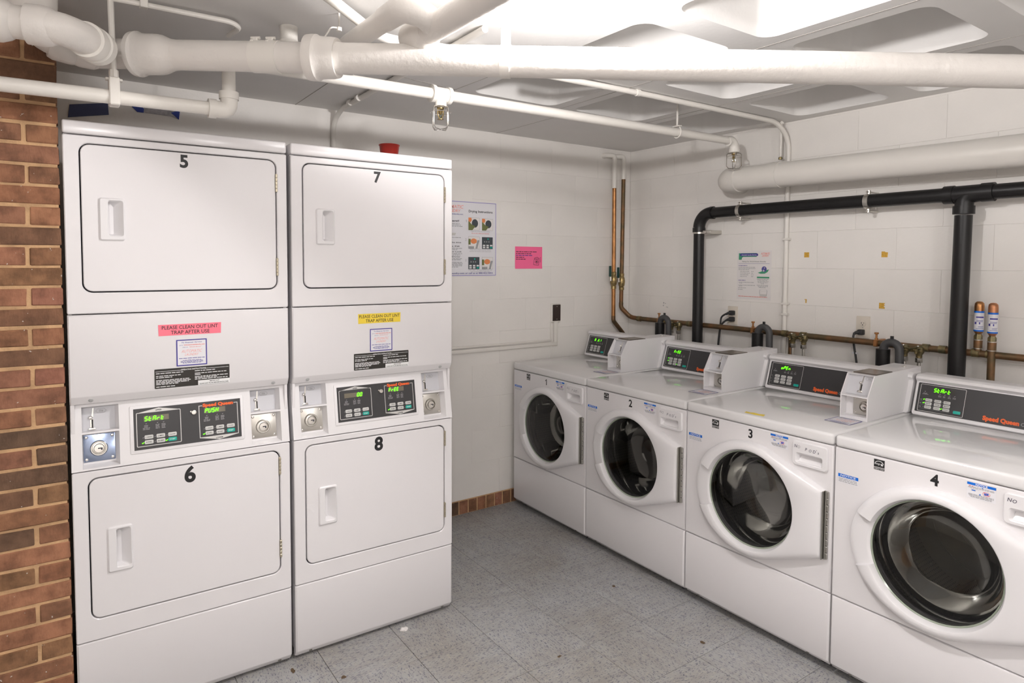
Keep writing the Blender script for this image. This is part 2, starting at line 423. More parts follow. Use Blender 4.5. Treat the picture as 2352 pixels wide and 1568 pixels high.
SEG = dict(a=(0, 2, 1, 2), b=(1, 1, 1, 2), c=(1, 0, 1, 1), d=(0, 0, 1, 0), e=(0, 0, 0, 1), f=(0, 1, 0, 2), g=(0, 1, 1, 1))
CH = {'S': 'acdfg', 't': 'defg', 'A': 'abcefg', 'r': 'eg', 'F': 'aefg', 'E': 'adefg', 'o': 'cdeg', 'P': 'abefg', 'n': 'ceg', 'U': 'bcdef', 'H': 'bcefg', '0': 'abcdef', 'L': 'def', 'd': 'bcdeg', '1': 'bc', '8': 'abcdefg', 'J': 'bcd', ' ': ''}
def seven(mb, txt, x, y, h, pitch, z=0):
    w = h * .52; t = h * .10; sh = .22
    for k, c in enumerate(txt):
        for sg in CH[c]:
            a, b, c2, d = SEG[sg]; ax, ay, bx, by = a * w, b * h / 2, c2 * w, d * h / 2
            if ay == by: q = [(ax + t * .6, ay - t), (bx - t * .6, ay - t), (bx - t * .6, ay + t), (ax + t * .6, ay + t)]
            else: q = [(ax - t, ay + t * .4), (ax + t, ay + t * .4), (ax + t, by - t * .4), (ax - t, by - t * .4)]
            mb.add([(x + k * pitch + px + py * sh, y + py, z) for px, py in q], [(0, 1, 2, 3)])

def arc_pts(c, r, a0, a1, n, u, v):
    c, u, v = Vector(c), Vector(u), Vector(v)
    return [tuple(c + u * (r * cos(a0 + (a1 - a0) * i / n)) + v * (r * sin(a0 + (a1 - a0) * i / n))) for i in range(n + 1)]

def bend(pts, r, n=6):
    """polyline with its corners rounded to radius r"""
    P = [Vector(p) for p in pts]; out = [tuple(P[0])]
    for i in range(1, len(P) - 1):
        a, b = (P[i - 1] - P[i]), (P[i + 1] - P[i])
        k = min(r, a.length * .49, b.length * .49)
        p0, p2 = P[i] + a.normalized() * k, P[i] + b.normalized() * k
        for j in range(n + 1):
            t = j / n; out.append(tuple(p0 * (1 - t) ** 2 + P[i] * 2 * t * (1 - t) + p2 * t * t))
    out.append(tuple(P[-1])); return out

# ------------------------------------------------------------------ the setting
H = 2.337
XL, YF = -4.75, -5.3          # far side wall and the wall behind the camera
JZ = [.0935 + .2032 * k for k in range(-1, 13)]

# floor: a slab with every vinyl tile on it
fl = MB().box(XL, .15, YF, .15, -.12, -.004).build('floor', 'gap'); tag(fl, kind='structure')
TS = .3048; TX0, TY0 = -1.668, -.852
tile_me = None
for i in range(-9, 6):
    for j in range(-13, 4):
        x0, x1 = TX0 + i * TS, TX0 + (i + 1) * TS; y0, y1 = TY0 + j * TS, TY0 + (j + 1) * TS
        if x1 < -4.1 or y1 < -4.3 or x0 > 0 or y0 > 0: continue
        cx, cy = (x0 + x1) / 2, (y0 + y1) / 2
        h = TS / 2 - .0008
        if x1 > .16 or y1 > .16: continue
        if tile_me is None:
            o = MB().box(-h, h, -h, h, -.004, 0, r=.0009, seg=1).build('tile', 'tile', fl); tile_me = o.data
        else: o = link('tile', tile_me, fl)
        o.location = (cx, cy, 0); o.rotation_euler = (0, 0, (pi / 2) * ((i + j) % 2) + (pi if random.random() < .5 else 0))
# plain tiled floor beyond the tiles that show
tag(MB().box(XL, -4.1, YF, .0, -.004, -.0002).build('floor_2', 'tile'), kind='structure')
tag(MB().box(-4.1, 0, YF, -4.5, -.004, -.0002).build('floor_3', 'tile'), kind='structure')

# block walls: a backing with each painted block a little proud of the joints
def block_wall(name, T, length, start):
    wl = MB(); wl.T = T; wl.box(-.15, length, 0, H, -.16, -.0025)
    o = wl.build(name, 'mortar_white'); tag(o, kind='structure')
    for k in range(len(JZ) - 1):
        z0, z1 = max(JZ[k], .088), min(JZ[k + 1], H)
        if z1 - z0 < .02: continue
        x = start + (.2032 if k % 2 else 0) - .4064
        while x < length:
            a, b = max(x, 0), min(x + .4064, length)
            if b - a > .02:
                key = ('block', name, round(b - a, 3), round(z1 - z0, 3))
                g = .0004
                if key in CACHE: ob = link('block', CACHE[key], o)
                else:
                    hw, hh = (b - a) / 2 - g, (z1 - z0) / 2 - g
                    mb = MB(); mb.loops([[(x, y, z) for x, y in ((-hw + e, -hh + e), (hw - e, -hh + e), (hw - e, hh - e), (-hw + e, hh - e))] for e, z in ((0, -.012), (0, -.0010), (.0014, 0))], cap0=False)
                    ob = mb.build('block', 'wall_paint', o, ang=5); CACHE[key] = ob.data
                ob.matrix_local = T @ Matrix.Translation(((a + b) / 2, (z0 + z1) / 2, 0))
            x += .4064
    return o
M['mortar_white'] = M['wall_paint']
wb = block_wall('wall_back', FRONT(0, -3.378, 0), 3.378, 3.378 - .924 + .0)
wr = block_wall('wall_right', RIGHTW(0, 0, 0), 3.5, .2)
tag(MB().box(0, .16, YF, -3.5, 0, H).build('wall_right_2', 'wall_paint'), kind='structure')
tag(MB().box(XL - .15, .15, YF - .15, YF, 0, H).build('wall_front', 'wall_paint'), kind='structure')
tag(MB().box(XL - .15, XL, YF, .15, 0, H).build('wall_side', 'wall_paint'), kind='structure')

# brick foot of the back wall: a soldier course below the paint
bb = MB().box(-2.2, -.02, -.002, .02, 0, .086).build('baseboard_back', 'mortar'); tag(bb, kind='structure')
bx = -2.19; k = 0
while bx < -.1:
    wd = .056 + random.uniform(-.003, .003)
    mb = MB().box(-wd / 2, wd / 2, -.005, .01, 0, .079, r=.002, seg=1)
    o = mb.build('brick', 'brick', bb); o.location = (bx + wd / 2, random.uniform(-.001, .001), .002)
    bx += wd + .0075

# brick pier at the left: mortar core, every brick its own piece
PX, PY = -3.378, -.885
pier = MB().box(XL, PX - .004, PY + .0035, .0, 0, H).build('wall_left', 'mortar'); tag(pier, kind='structure')
CO = .0626; base = 1.0208 - 16 * CO
row = -1; r2_ = random.Random(3)
for row in range(0, 40):
    z0 = base + row * CO; z1 = z0 + CO
    if z0 > H: break
    z0 = max(z0, 0); z1 = min(z1, H)
    if z1 - z0 < .02: continue
    stretcher = (row % 2 == 1)
    x = PX
    lens = [.213] * 4 if stretcher else [.080, .100, .100, .100, .100, .100, .1]
    for ln in lens:
        a, b = x - ln + r2_.uniform(-.003, .003), x
        x = a - .0105
        if b < -4.1: break
        hw, hh = (b - a) / 2, (z1 - z0 - .0090 + r2_.uniform(-.002, .002)) / 2
        bm = bmesh.new(); bmesh.ops.create_cube(bm, size=1)
        for v in bm.verts: v.co = (v.co.x * 2 * hw, v.co.y * .05, v.co.z * 2 * hh)
        bmesh.ops.bevel(bm, geom=bm.edges[:], offset=.0028, segments=1, affect='EDGES')
        for v in bm.verts: v.co += Vector((r2_.uniform(-1, 1) * .0012, r2_.uniform(-1, 1) * .0009, r2_.uniform(-1, 1) * .0012))
        me = bpy.data.meshes.new('brick'); bm.to_mesh(me); bm.free(); me.materials.append(M['brick'])
        o = link('brick', me, pier); o.location = ((a + b) / 2, PY + .025 + r2_.uniform(-.0012, .0012), (z0 + z1) / 2)

# waffle slab: flat band by the back wall and on the left, rows of domed coffers beyond
PITCH, DOME = .61, .483
def ceiling():
    mb = MB()
    xs = [-1.79 + PITCH * i for i in range(0, 3)]
    ys = [-.737 - PITCH * j for j in range(0, 8)]
    gx0, gx1 = -1.79 - (PITCH - DOME) / 2, -1.79 + 3 * PITCH - (PITCH - DOME) / 2
    gy1, gy0 = -.737 + (PITCH - DOME) / 2, -.737 - 8 * PITCH + (PITCH - DOME) / 2
    for x in xs:
        for y in ys:
            a, b = x - (PITCH - DOME) / 2, x - (PITCH - DOME) / 2 + PITCH
            d, c = y + (PITCH - DOME) / 2, y + (PITCH - DOME) / 2 - PITCH
            n = 7
            hole = rrect(x, x + DOME, y - DOME, y, .06, n)
            outer = []
            for (px, py) in hole:      # project corners radially on to the cell border
                cx, cy = (a + b) / 2, (c + d) / 2
                k = (PITCH / 2) / max(abs(px - cx), abs(py - cy)); outer.append((cx + (px - cx) * k, cy + (py - cy) * k))
            L_ = [[(p[0], p[1], H) for p in outer]]
            for ins, dz in ((0, 0), (.010, .045), (.026, .12), (.036, .15), (.052, .178), (.078, .198), (.115, .205)):
                L_.append([(p[0], p[1], H + dz) for p in rrect(x + ins, x + DOME - ins, y - DOME + ins, y - ins, .06 + .35 * max(0, ins), n)])
            mb.loops(L_, cap1=True)
            # corners of the cell
            for sx_, sy_ in ((a, c), (a, d), (b, c), (b, d)):
                cx, cy = (a + b) / 2, (c + d) / 2
                near = sorted(outer, key=lambda p: hypot(p[0] - sx_, p[1] - sy_))
                vx = [p for p in near if abs(p[0] - sx_) < 1e-6]; hy = [p for p in near if abs(p[1] - sy_) < 1e-6]
                if vx and hy: mb.add([(sx_, sy_, H), (*vx[0], H), (*hy[0], H)], [(0, 1, 2)])
    Q = lambda x0, x1, y0, y1: mb.rect(x0, x1, y0, y1, H)
    Q(XL - .1, gx0, YF - .1, gy1); Q(XL - .1, .1, gy1, .1)
    if gx1 < .1: Q(gx1, .1, gy0, gy1)
    if gy0 > YF - .1: Q(gx0, .1, YF - .1, gy0)
    mb.box(XL - .1, .15, YF - .1, .15, H + .26, H + .4)
    mb.box(XL - .14, XL - .1, YF - .1, .15, H, H + .3); mb.box(.1, .15, YF - .1, .15, H, H + .3)
    mb.box(XL - .1, .15, .1, .15, H, H + .3); mb.box(XL - .1, .15, YF - .15, YF - .1, H, H + .3)
    return mb.build('ceiling', 'ceil_paint', ang=30)
ce = ceiling(); tag(ce, kind='structure')
# formwork seams left in the concrete
for i, (x0, y0, x1, y1) in enumerate(((-2.384, 0, -2.384, -.95), (-1.158, 0, -1.135, -.72), (-1.87, -.70, -1.84, -1.3), (-2.2, -.78, -1.87, -.73), (-1.2435, -.72, -1.2435, -3.2), (-.6335, -.72, -.6335, -3.2))):
    dv = Vector((x1 - x0, y1 - y0)).normalized(); nv = Vector((-dv.y, dv.x)) * .0016
    mb = MB().add([(x0 + nv.x, y0 + nv.y, H - .0012), (x1 + nv.x, y1 + nv.y, H - .0012), (x1 - nv.x, y1 - nv.y, H - .0012), (x0 - nv.x, y0 - nv.y, H - .0012),
                   (x0 + nv.x, y0 + nv.y, H + .004), (x1 + nv.x, y1 + nv.y, H + .004), (x1 - nv.x, y1 - nv.y, H + .004), (x0 - nv.x, y0 - nv.y, H + .004)],
                  [(0, 1, 2, 3), (0, 1, 5, 4), (1, 2, 6, 5), (2, 3, 7, 6), (3, 0, 4, 7)])
    mb.build('seam', 'seam_paint' if 'seam_paint' in M else 'ceil_paint', ce)

# ------------------------------------------------------------------ ceiling lamps (bulb on a porcelain holder)
for i, (p, watt) in enumerate(LAMPS):
    lab = ['bare bulb on white porcelain holder on the ceiling above the long diagonal drain pipe', 'bare bulb holder on the ceiling behind the camera, nearer the right wall', 'bare bulb holder on the ceiling behind the camera, nearer the side wall'][i]
    t = thing('ceiling_lamp', lab, 'lamp', (p[0], p[1], H))
    MB().lathe([(.055, 0), (.055, -.012), (.042, -.022), (.026, -.03), (.024, -.04)], 24).build('lamp_holder', 'porcelain', t)
    dz = p[2] - H
    b = MB().lathe([(.012, -.038), (.014, dz + .03), (.028, dz + .015), (.034, dz), (.028, dz - .02), (.015, dz - .031), (.002, dz - .034)], 20).build('bulb', 'bulb', t)
    ld = bpy.data.lights.new('bulb_light', 'POINT'); ld.energy = watt; ld.color = LAMP_COL; ld.shadow_soft_size = .04
    lo = bpy.data.objects.new('bulb_light', ld); COL.objects.link(lo); lo.parent = t; lo.location = (0, 0, dz - .045)

# ------------------------------------------------------------------ stacked dryers
DW = .683
SL0, SL1 = Vector((0, .862)), Vector((.035, 1.072))     # control panel slope in (d, z)
slen = (SL1 - SL0).length; sdir = (SL1 - SL0) / slen
PANEL = Matrix(((1, 0, 0, 0), (0, sdir.x, -sdir.y, SL0.x), (0, sdir.y, sdir.x, SL0.y), (0, 0, 0, 1)))
zz = lambda z: (z - .862) / (1.072 - .862) * slen       # height -> distance along the slope

def front_text(parent, key, name, m, fn, d=0, label=None, T=None):
    mb_T = T if T is not None else FRONT(d)
    def f(mb): mb.T = mb_T; fn(mb)
    return part(key, name, parent, f, m, flat=True, label=label)

def dryer_door(t, z0, z1, digit, nz0, nz1, hz0, hz1, hinges, tag_):
    u0, u1 = .0445, .6435
    door = part(('ddoor', tag_), 'door', t, lambda mb: (setattr(mb, 'T', FRONT(0)), mb.frame(rrect(u0 + .0015, u1 - .0015, z0 + .0045, z1 - .004, .0265, 5), rrect(.1165, .1575, hz0 + .015, hz1 - .009, .006, 5), -.02, .001, bev=.0022)), 'enamel_door')
    def hnd(mb):
        mb.T = FRONT(0)
        a, b = .092, .1645
        outer = rrect(a, b, hz0, hz1, .008, 5)
        pk = rrect(.1175, .1565, hz0 + .016, hz1 - .010, .006, 5)
        P = lambda l, z: [(x, y, z) for x, y in l]
        bot = [(min(x, .1325) if x > .128 else x - .002, y + (.006 if y < (hz0 + hz1) / 2 else -.020 * (x - .1175) / .039), -.0200) for x, y in pk]
        mb.loops([P(outer, .0005), P(outer, .004), P(inset(outer, .004), .0075), P(inset(pk, -.003), .0075), P(pk, .005), bot], cap1=True)
    part(('dhandle', tag_), 'handle', door, hnd, 'plastic')
    for hz in hinges:
        def hg(mb):
            for k in range(5): mb.box(.641, .649, -.0065, .0, k * .0132, k * .0132 + .0118, r=.0012, seg=1)
            mb.box(.6425, .6475, -.004, .002, 0, .066)
        h = part(('dhinge',), 'hinge', door, hg, 'brass_pale', label='pale brass door hinge'); h.location = (0, 0, hz)
    def num(mb): mb.T = FRONT(-.0015); mb.text(digit, .341, nz0, nz1 - nz0, 'C', bold=.036, sx=.95)
    part(('dnum', digit), 'number', door, num, 'black_ink', flat=True, label='black adhesive number %s' % digit)
    return door
M['brass_pale'] = mat('pale_brass', (.48, .43, .33), rough=.35, metal=.7)

def service_sticker(mb_paper, mb_blue, mb_red, mb_pink, mb_navy, x0, x1, y0, y1, rnd):
    w, h = x1 - x0, y1 - y0; cx = (x0 + x1) / 2
    mb_paper.rect(x0, x1, y0, y1, .0006)
    poly = [(x0, y0), (x1, y0), (x1, y1), (x0, y1)]
    mb_blue.outline(poly, .026 * w + .001, .0009)
    z = .0009
    mb_navy.text('To Request Service', cx, y0 + h * .865, h * .045, 'C', shear=.3, bold=.01, fit=w * .66, z=z)
    mb_navy.text('go to:', x0 + w * .10, y0 + h * .775, h * .036, 'L', shear=.3, fit=w * .12, z=z)
    mb_red.text('www.automaticlaundry.com', x0 + w * .24, y0 + h * .775, h * .042, 'L', bold=.02, fit=w * .69, z=z)
    mb_navy.text('click on', x0 + w * .20, y0 + h * .69, h * .036, 'L', shear=.3, fit=w * .17, z=z)
    mb_red.text('"On-Line Service"', x0 + w * .42, y0 + h * .69, h * .040, 'L', shear=.3, fit=w * .40, z=z)
    mb_pink.text('AUTOMATIC', cx, y0 + h * .50, h * .11, 'C', shear=.35, bold=.0, fit=w * .68, z=z)
    mb_pink.text('LAUNDRY', cx, y0 + h * .38, h * .09, 'C', shear=.35, bold=.0, fit=w * .46, z=z)
    words_line(mb_navy, x0 + w * .08, x1 - w * .08, y0 + h * .275, h * .028, rnd, z)
    for k in range(4): words_line(mb_navy, x0 + w * (.2 if k in (0, 3) else .13), x1 - w * (.2 if k in (0, 3) else .13), y0 + h * (.20 - .035 * k), h * .024, rnd, z)

def make_service(parent, key, T, x0, x1, y0, y1):
    ms = {n: MB() for n in ('paper', 'blue', 'red', 'pink', 'navy')}
    for q in ms.values(): q.T = T
    service_sticker(ms['paper'], ms['blue'], ms['red'], ms['pink'], ms['navy'], x0, x1, y0, y1, random.Random(5))
    s = part((key, 'p'), 'service_sticker', parent, lambda mb: mb.add(ms['paper'].v, ms['paper'].f), 'paper', flat=True, label='white service sticker with navy border')
    for n, nm, m in (('blue', 'border', 'blue_ink'), ('red', 'lettering', 'red_ink'), ('pink', 'logo_lettering', 'pink_ink'), ('navy', 'lettering', 'blue_ink')):
        part((key, n), nm, s, lambda mb: mb.add(ms[n].v, ms[n].f), m, flat=True)
    return s

def keypad(parent, T, key, x0, y0, dx, dy, w, h, cols, rows, start_cell, lit, start_lit=False):
    """grey membrane buttons, one green start button, tick lamps beside them"""
    for c in range(cols):
        for r in range(rows):
            st = (c, r) == start_cell
            def f(mb, c=c, r=r):
                mb.T = T; mb.plate(rrect(0, w, 0, h, h * .22, 2), 0, .0009, bev=.0003)
            b = part((key, 'btn', st), 'button', parent, f, 'teal' if st else 'button', label='teal start button' if st else None)
            b.location = (T.to_3x3() @ Vector((x0 + c * dx, y0 + r * dy, 0)))

def tick_lamps(mb, pts, s):
    for x, y in pts: mb.add([(x, y + s * .4, .0012), (x + s * .45, y, .0012), (x + s * 1.5, y + s * .75, .0012), (x + s * 1.3, y + s * 1.1, .0012), (x + s * .5, y + s * .55, .0012), (x + s * .2, y + s * .8, .0012)], [(0, 1, 2, 3, 4, 5)])

def lock_parts(t, T, cx, cy, R, key, plate, m='steel'):
    """square steel plate with raised ring, round barrel with key slot and four screws; T plane"""
    x0, x1, y0, y1 = plate
    pl = part((key, 'plate'), 'lock_plate', t, lambda mb: (setattr(mb, 'T', T), mb.plate(rrect(x0, x1, y0, y1, .003, 3), 0, .002, bev=.0006)), m)
    def ring(mb):
        mb.T = T
        mb.lathe([(R, .002), (R * 1.0, .006), (R * .9, .0105), (R * .80, .0105), (R * .74, .004)], 28, c=(cx, cy, 0), cap0=False, cap1=False)
        mb.lathe([(R * .74, .003), (R * .60, .0035)], 28, c=(cx, cy, 0), cap0=False, cap1=False)
    part((key, 'ring'), 'lock_ring', pl, ring, 'steel')
    part((key, 'barrel'), 'lock_barrel', pl, lambda mb: (setattr(mb, 'T', T), mb.lathe([(R * .6, .002), (R * .6, .011), (R * .52, .0135), (.001, .0138)], 24, c=(cx, cy, 0), cap0=False)), 'chrome')
    part((key, 'slot'), 'key_slot', pl, lambda mb: (setattr(mb, 'T', T), mb.rect(cx - R * .12, cx + R * .38, cy - R * .07, cy + R * .07, .0142), mb.rect(cx + R * .2, cx + R * .38, cy - R * .24, cy, .0142)), 'gap', flat=True)
    q = .0085
    for sx_, sy_ in ((x0 + q, y0 + q), (x1 - q, y0 + q), (x0 + q, y1 - q), (x1 - q, y1 - q)):
        def scr(mb): mb.T = T; mb.lathe([(.0048, 0), (.0048, .0012), (.0032, .003), (.001, .0034)], 12, cap0=False)
        s = part((key, 'screw'), 'screw', pl, scr, 'chrome'); s.location = T.to_3x3() @ Vector((sx_, sy_, .002))

def coin_slide(t, T, cx, ytop, ybot, key, sticker=True):
    """coin drop: thin upper groove, domed rivet, black slot and lower lip, small rounded value label"""
    h = ytop - ybot
    def plt(mb):
        mb.T = T
        mb.plate([(cx - .001, ytop - h * .42), (cx + .004, ytop - h * .42), (cx + .006, ytop), (cx + .003, ytop)], 0, .0018)
        mb.plate([(cx - .0045, ybot + h * .12), (cx + .0045, ybot + h * .12), (cx + .0045, ybot + h * .5), (cx - .0045, ybot + h * .5)], 0, .0012)
        mb.lathe([(.0062, .001), (.0062, .004), (.004, .007), (.001, .0078)], 14, c=(cx - .0035, ybot + h * .56, 0), cap0=False)
        mb.plate([(cx - .011, ybot), (cx + .012, ybot), (cx + .009, ybot + .007), (cx - .008, ybot + .007)], 0, .006, bev=.001)
    s = part((key, 'cs'), 'coin_slot', t, plt, 'chrome')
    part((key, 'csg'), 'slot_opening', s, lambda mb: (setattr(mb, 'T', T), mb.rect(cx - .0005, cx + .0040, ybot + h * .10, ybot + h * .48, .0016)), 'black_ink', flat=True)
    def lb(mb):
        mb.T = T
        q = [(cx + .011, ytop - .011), (cx + .017, ytop - .018), (cx + .036, ytop - .018), (cx + .042, ytop - .011), (cx + .036, ytop - .004), (cx + .017, ytop - .004)]
        mb.outline(q, .0009, .001); mb.text('25¢', cx + .0265, ytop - .0135, .006, 'C', bold=.02, z=.001)
    part((key, 'csl'), 'coin_value_label', s, lb, 'grey_ink', flat=True)

def make_dryer(loc, rz, label, nums, shows, tape, lampset, blue_lock):
    t = thing('stacked_dryer', label, 'dryer', loc, rz)
    D = .70
    part(('dcab',), 'cabinet', t, lambda mb: (mb.box(.002, DW - .002, .075, D, .03, 1.94), mb.box(.002, .012, .02, .075, .03, 1.94), mb.box(DW - .012, DW - .002, .02, .075, .03, 1.94)), 'enamel')
    for fx in (.05, DW - .05):
        for fy in (.08, D - .06):
            f = part(('dfoot',), 'foot', t, lambda mb: mb.lathe([(.02, 0), (.02, .012), (.008, .016), (.008, .034)], 12), 'rubber'); f.location = (fx, fy, 0)
    part(('dlid',), 'lid', t, lambda mb: mb.box(0, DW, -.001, D, 1.9405, 1.982, r=.0065, seg=3), 'enamel')
    def fr(z0, z1, dz0, dz1):
        def f(mb):
            mb.T = FRONT(0)
            inner = rrect(.0420, .6465, dz0, dz1, .03, 7)
            outer = rrect(0, DW, z0, z1, .006, 7)
            mb.frame(outer, inner, -.024, 0, bev=.0028)
        return f
    part(('dupf',), 'front_panel', t, fr(1.3705, 1.9365, 1.4375, 1.9135), 'enamel')
    part(('dlof',), 'front_panel', t, fr(.2955, .858, .364, .835), 'enamel')
    part(('dgap1',), 'gap_shade', t, lambda mb: (setattr(mb, 'T', FRONT(.0225)), mb.rect(.03, .655, .35, .85)), 'gap', flat=True)  # dark sheets behind both doors stand in for the shade in their gaps
    part(('dgap2',), 'gap_shade', t, lambda mb: (setattr(mb, 'T', FRONT(.0225)), mb.rect(.03, .655, 1.42, 1.93)), 'gap', flat=True)
    # lint panel: flat face that folds back under at its foot
    def lint(mb):
        prof = [(.024, 1.3668), (.004, 1.3668), (0, 1.363), (0, 1.106), (.003, 1.1), (.017, 1.0775), (.024, 1.075), (.06, 1.075)]
        n = len(prof)
        ls = []
        for u, k in ((0, .004), (.004, 0), (DW - .004, 0), (DW, .004)):
            ls.append([(u, d + k, z) for d, z in prof])
        mb.loops(ls, closed=False, cap1=False)
        for u in (0, DW):
            mb.add([(u, d + .004, z) for d, z in prof] + [(u, .06, 1.3668)], [tuple(range(n + 1))])
    lp = part(('dlint',), 'lint_panel', t, lint, 'enamel')
    nrm = Vector((0, -.0225, -.014)).normalized()
    for u in (.057, .628):
        def scr(mb): mb.lathe([(.007, 0), (.007, .0015), (.004, .003), (.001, .0032)], 14, cap0=False)
        s = part(('dls',), 'screw', lp, scr, 'screw_zinc'); s.location = (u, .0095, 1.089); s.rotation_euler = nrm.to_track_quat('Z', 'Y').to_euler()
        mb = None
    # control panel on the slope with two coin recesses
    def ctrl(mb):
        mb.T = PANEL
        y0, y1 = 0, slen + .004
        A0, A1, B0, B1 = .0305, .134, .549, .655
        q0, q1, q2, q3 = zz(.868), zz(.977), zz(.983), zz(1.064)
        R = lambda a, b, c, d: mb.rect(a, b, c, d, 0)
        R(0, A0, y0, y1); R(A1, B0, y0, y1); R(B1, DW, y0, y1)
        for a, b in ((A0, A1), (B0, B1)):
            R(a, b, y0, q0); R(a, b, q1, q2); R(a, b, q3, y1)
            for c, d, dep in ((q0, q1, -.03), (q2, q3, -.032)):
                P = lambda l, z: [(x, y, z) for x, y in l]
                o_ = [(a, c), (b, c), (b, d), (a, d)]
                i_ = [(a + .002, c + .012), (b - .010, c + .012), (b - .010, d - .002), (a + .002, d - .002)] if c == q0 else [(a + .002, c + .002), (b - .010, c + .002), (b - .010, d - .002), (a + .002, d - .002)]
                mb.loops([P(o_, 0), P(i_, dep)], cap1=True)
        # turned edges of the panel
        mb.add([(0, y0, 0), (DW, y0, 0), (DW, y0, -.03), (0, y0, -.03)], [(0, 1, 2, 3)])
        for u in (0, DW): mb.add([(u, y0, 0), (u, y1, 0), (u, y1, -.05), (u, y0, -.05)], [(0, 1, 2, 3)])
    cp = part(('dctrl',), 'control_panel', t, ctrl, 'plastic')
    for a, b, side in ((.0305, .134, 'l'), (.549, .655, 'r')):
        Tg = PANEL @ Matrix.Translation((0, 0, -.0315))
        part(('dgrey', side), 'coin_recess', t, lambda mb: (setattr(mb, 'T', Tg), mb.rect(a + .002, b - .010, zz(.985), zz(1.063))), 'grey_plastic', flat=True)
        coin_slide(t, Tg, a + .028, zz(1.058), zz(.988), 'dcoin' + side)
        Tl = PANEL @ Matrix.Translation((0, 0, -.0295))
        lock_parts(t, Tl, a + .046, zz(.927), .0255, 'dlock' + side + str(blue_lock), (a + .003, b - .011, zz(.886), zz(.973)), 'steel_blue' if (blue_lock and side == 'l') else 'steel')
    # display bezel and black overlay
    bz = part(('dbez',), 'display_bezel', t, lambda mb: (setattr(mb, 'T', PANEL), mb.plate(rrect(.164, .525, zz(.893), zz(1.052), .006, 4), 0, .003, bev=.0025)), 'plastic')
    TB = PANEL @ Matrix.Translation((0, 0, .0032))
    bk = part(('dblk',), 'control_overlay', t, lambda mb: (setattr(mb, 'T', TB), mb.plate([(.1755, zz(.9045)), (.5135, zz(.9045)), (.5135, zz(1.0405)), (.1755, zz(1.0405))], -.001, .0006)), 'black_panel', label='charcoal control overlay')
    TP = PANEL @ Matrix.Translation((0, 0, .0042))
    def sil(mb):
        mb.T = TP
        zb, zt = zz(.9125), zz(1.034)
        for x0, x1, upper in ((.183, .318, 1), (.375, .504, 0)):
            c, d = (zz(.914), zz(1.027)) if upper else (zz(.917), zz(1.029))
            if upper:
                mb.outline(rrect(x0, x1, c, d, .004, 3), .0022)
                mb.add([(x0 + .006, d - .002, 0), (x1 - .006, d - .002, 0), (x1 - .01, d + .0005, 0), ((x0 + x1) / 2, d + .0115, 0), (x0 + .01, d + .0005, 0)], [(0, 1, 2, 3, 4)])
            else:
                mb.rect(x0, x0 + .0022, c, d); mb.rect(x1 - .0022, x1, c, d); mb.rect(x0, x0 + .012, d - .0022, d); mb.rect(x1 - .013, x1, d - .0022, d)
                mb.add([(x0, c + .0025, 0), (x0 + .003, c, 0), ((x0 + x1) / 2, c - .0115, 0), (x1 - .003, c, 0), (x1, c + .0025, 0)], [(0, 1, 2, 3, 4)])
    part(('dsil',), 'silver_outline', bk, sil, 'silver_line', flat=True)
    part(('dul',), 'lettering', bk, lambda mb: (setattr(mb, 'T', TP @ Matrix.Translation((0, 0, .0002))), mb.text('UPPER', .2505, zz(1.0285), .0046, 'C', bold=.03), mb.text('LOWER', .4395, zz(.9095), .0046, 'C', bold=.03)), 'black_ink', flat=True)
    part(('dsq',), 'brand_lettering', bk, lambda mb: (setattr(mb, 'T', TP), mb.text('Speed Queen', .388, zz(1.0235), .0105, bold=.06, fit=.101)), 'orange_ink', flat=True, label='orange brand lettering')
    part(('dwin1',), 'display_window', bk, lambda mb: (setattr(mb, 'T', TP), mb.rect(.205, .281, zz(.996), zz(1.014))), 'window', flat=True)
    part(('dwin2',), 'display_window', bk, lambda mb: (setattr(mb, 'T', TP), mb.rect(.392, .462, zz(1.0005), zz(1.0185))), 'window', flat=True)
    TD = TP @ Matrix.Translation((0, 0, .0006))
    def led(mb):
        mb.T = TD
        seven(mb, shows[0], .2075, zz(.9985), .0135, .0124); seven(mb, shows[1], .395, zz(1.003), .0135, .0115)
    part(('dled', shows), 'display_digits', bk, led, 'led', flat=True, label='lit green display digits')
    def icons(mb, xa):
        mb.T = TP
        for x0 in (xa,):
            for k, dx in enumerate((.006, .040, .058)):
                y = zz(.990) + (.004 if x0 > .3 else 0)
                tick_lamps(mb, [(x0 + dx, y - .003)], .003)
                rn = random.Random(k)
                for r in range(4 if k else 4): words_line(mb, x0 + dx - .004 - (.004 if k == 0 and r > 1 else 0), x0 + dx + .008 + (.005 if k == 0 and r > 1 else 0), y - .0085 - .0042 * r, .0022, rn)
    for xa in (.204, .392): part(('dico', xa), 'indicator_print', bk, lambda mb: icons(mb, xa), 'white_dim', flat=True)
    for x0, y0, kk in ((.206, zz(.9215), 'a'), (.394, zz(.9255), 'b')):
        keypad(bk, TP, 'dk' + kk, x0, y0, .0355, .0168, .0262, .0128, 3, 2, (2, 0), None)
        part(('dprint', kk), 'button_print', bk, lambda mb: (setattr(mb, 'T', TP @ Matrix.Translation((0, 0, .0012))), [mb.text(s_, x0 + c * .0355 + .0131, y0 + r * .0168 + .0042, .0044, 'C', bold=.01, fit=.018) for c, r, s_ in ((0, 1, '1 HIGH'), (1, 1, '2 MED'), (2, 1, '3 LOW'), (0, 0, '4 DEL'), (1, 0, 'NO HEAT'))]), 'black_ink', flat=True)
        part(('dprintw', kk), 'button_print', bk, lambda mb: (setattr(mb, 'T', TP @ Matrix.Translation((0, 0, .0012))), mb.text('START', x0 + .071 + .0131, y0 + .0042, .0044, 'C', bold=.01, fit=.017)), 'white_ink', flat=True)
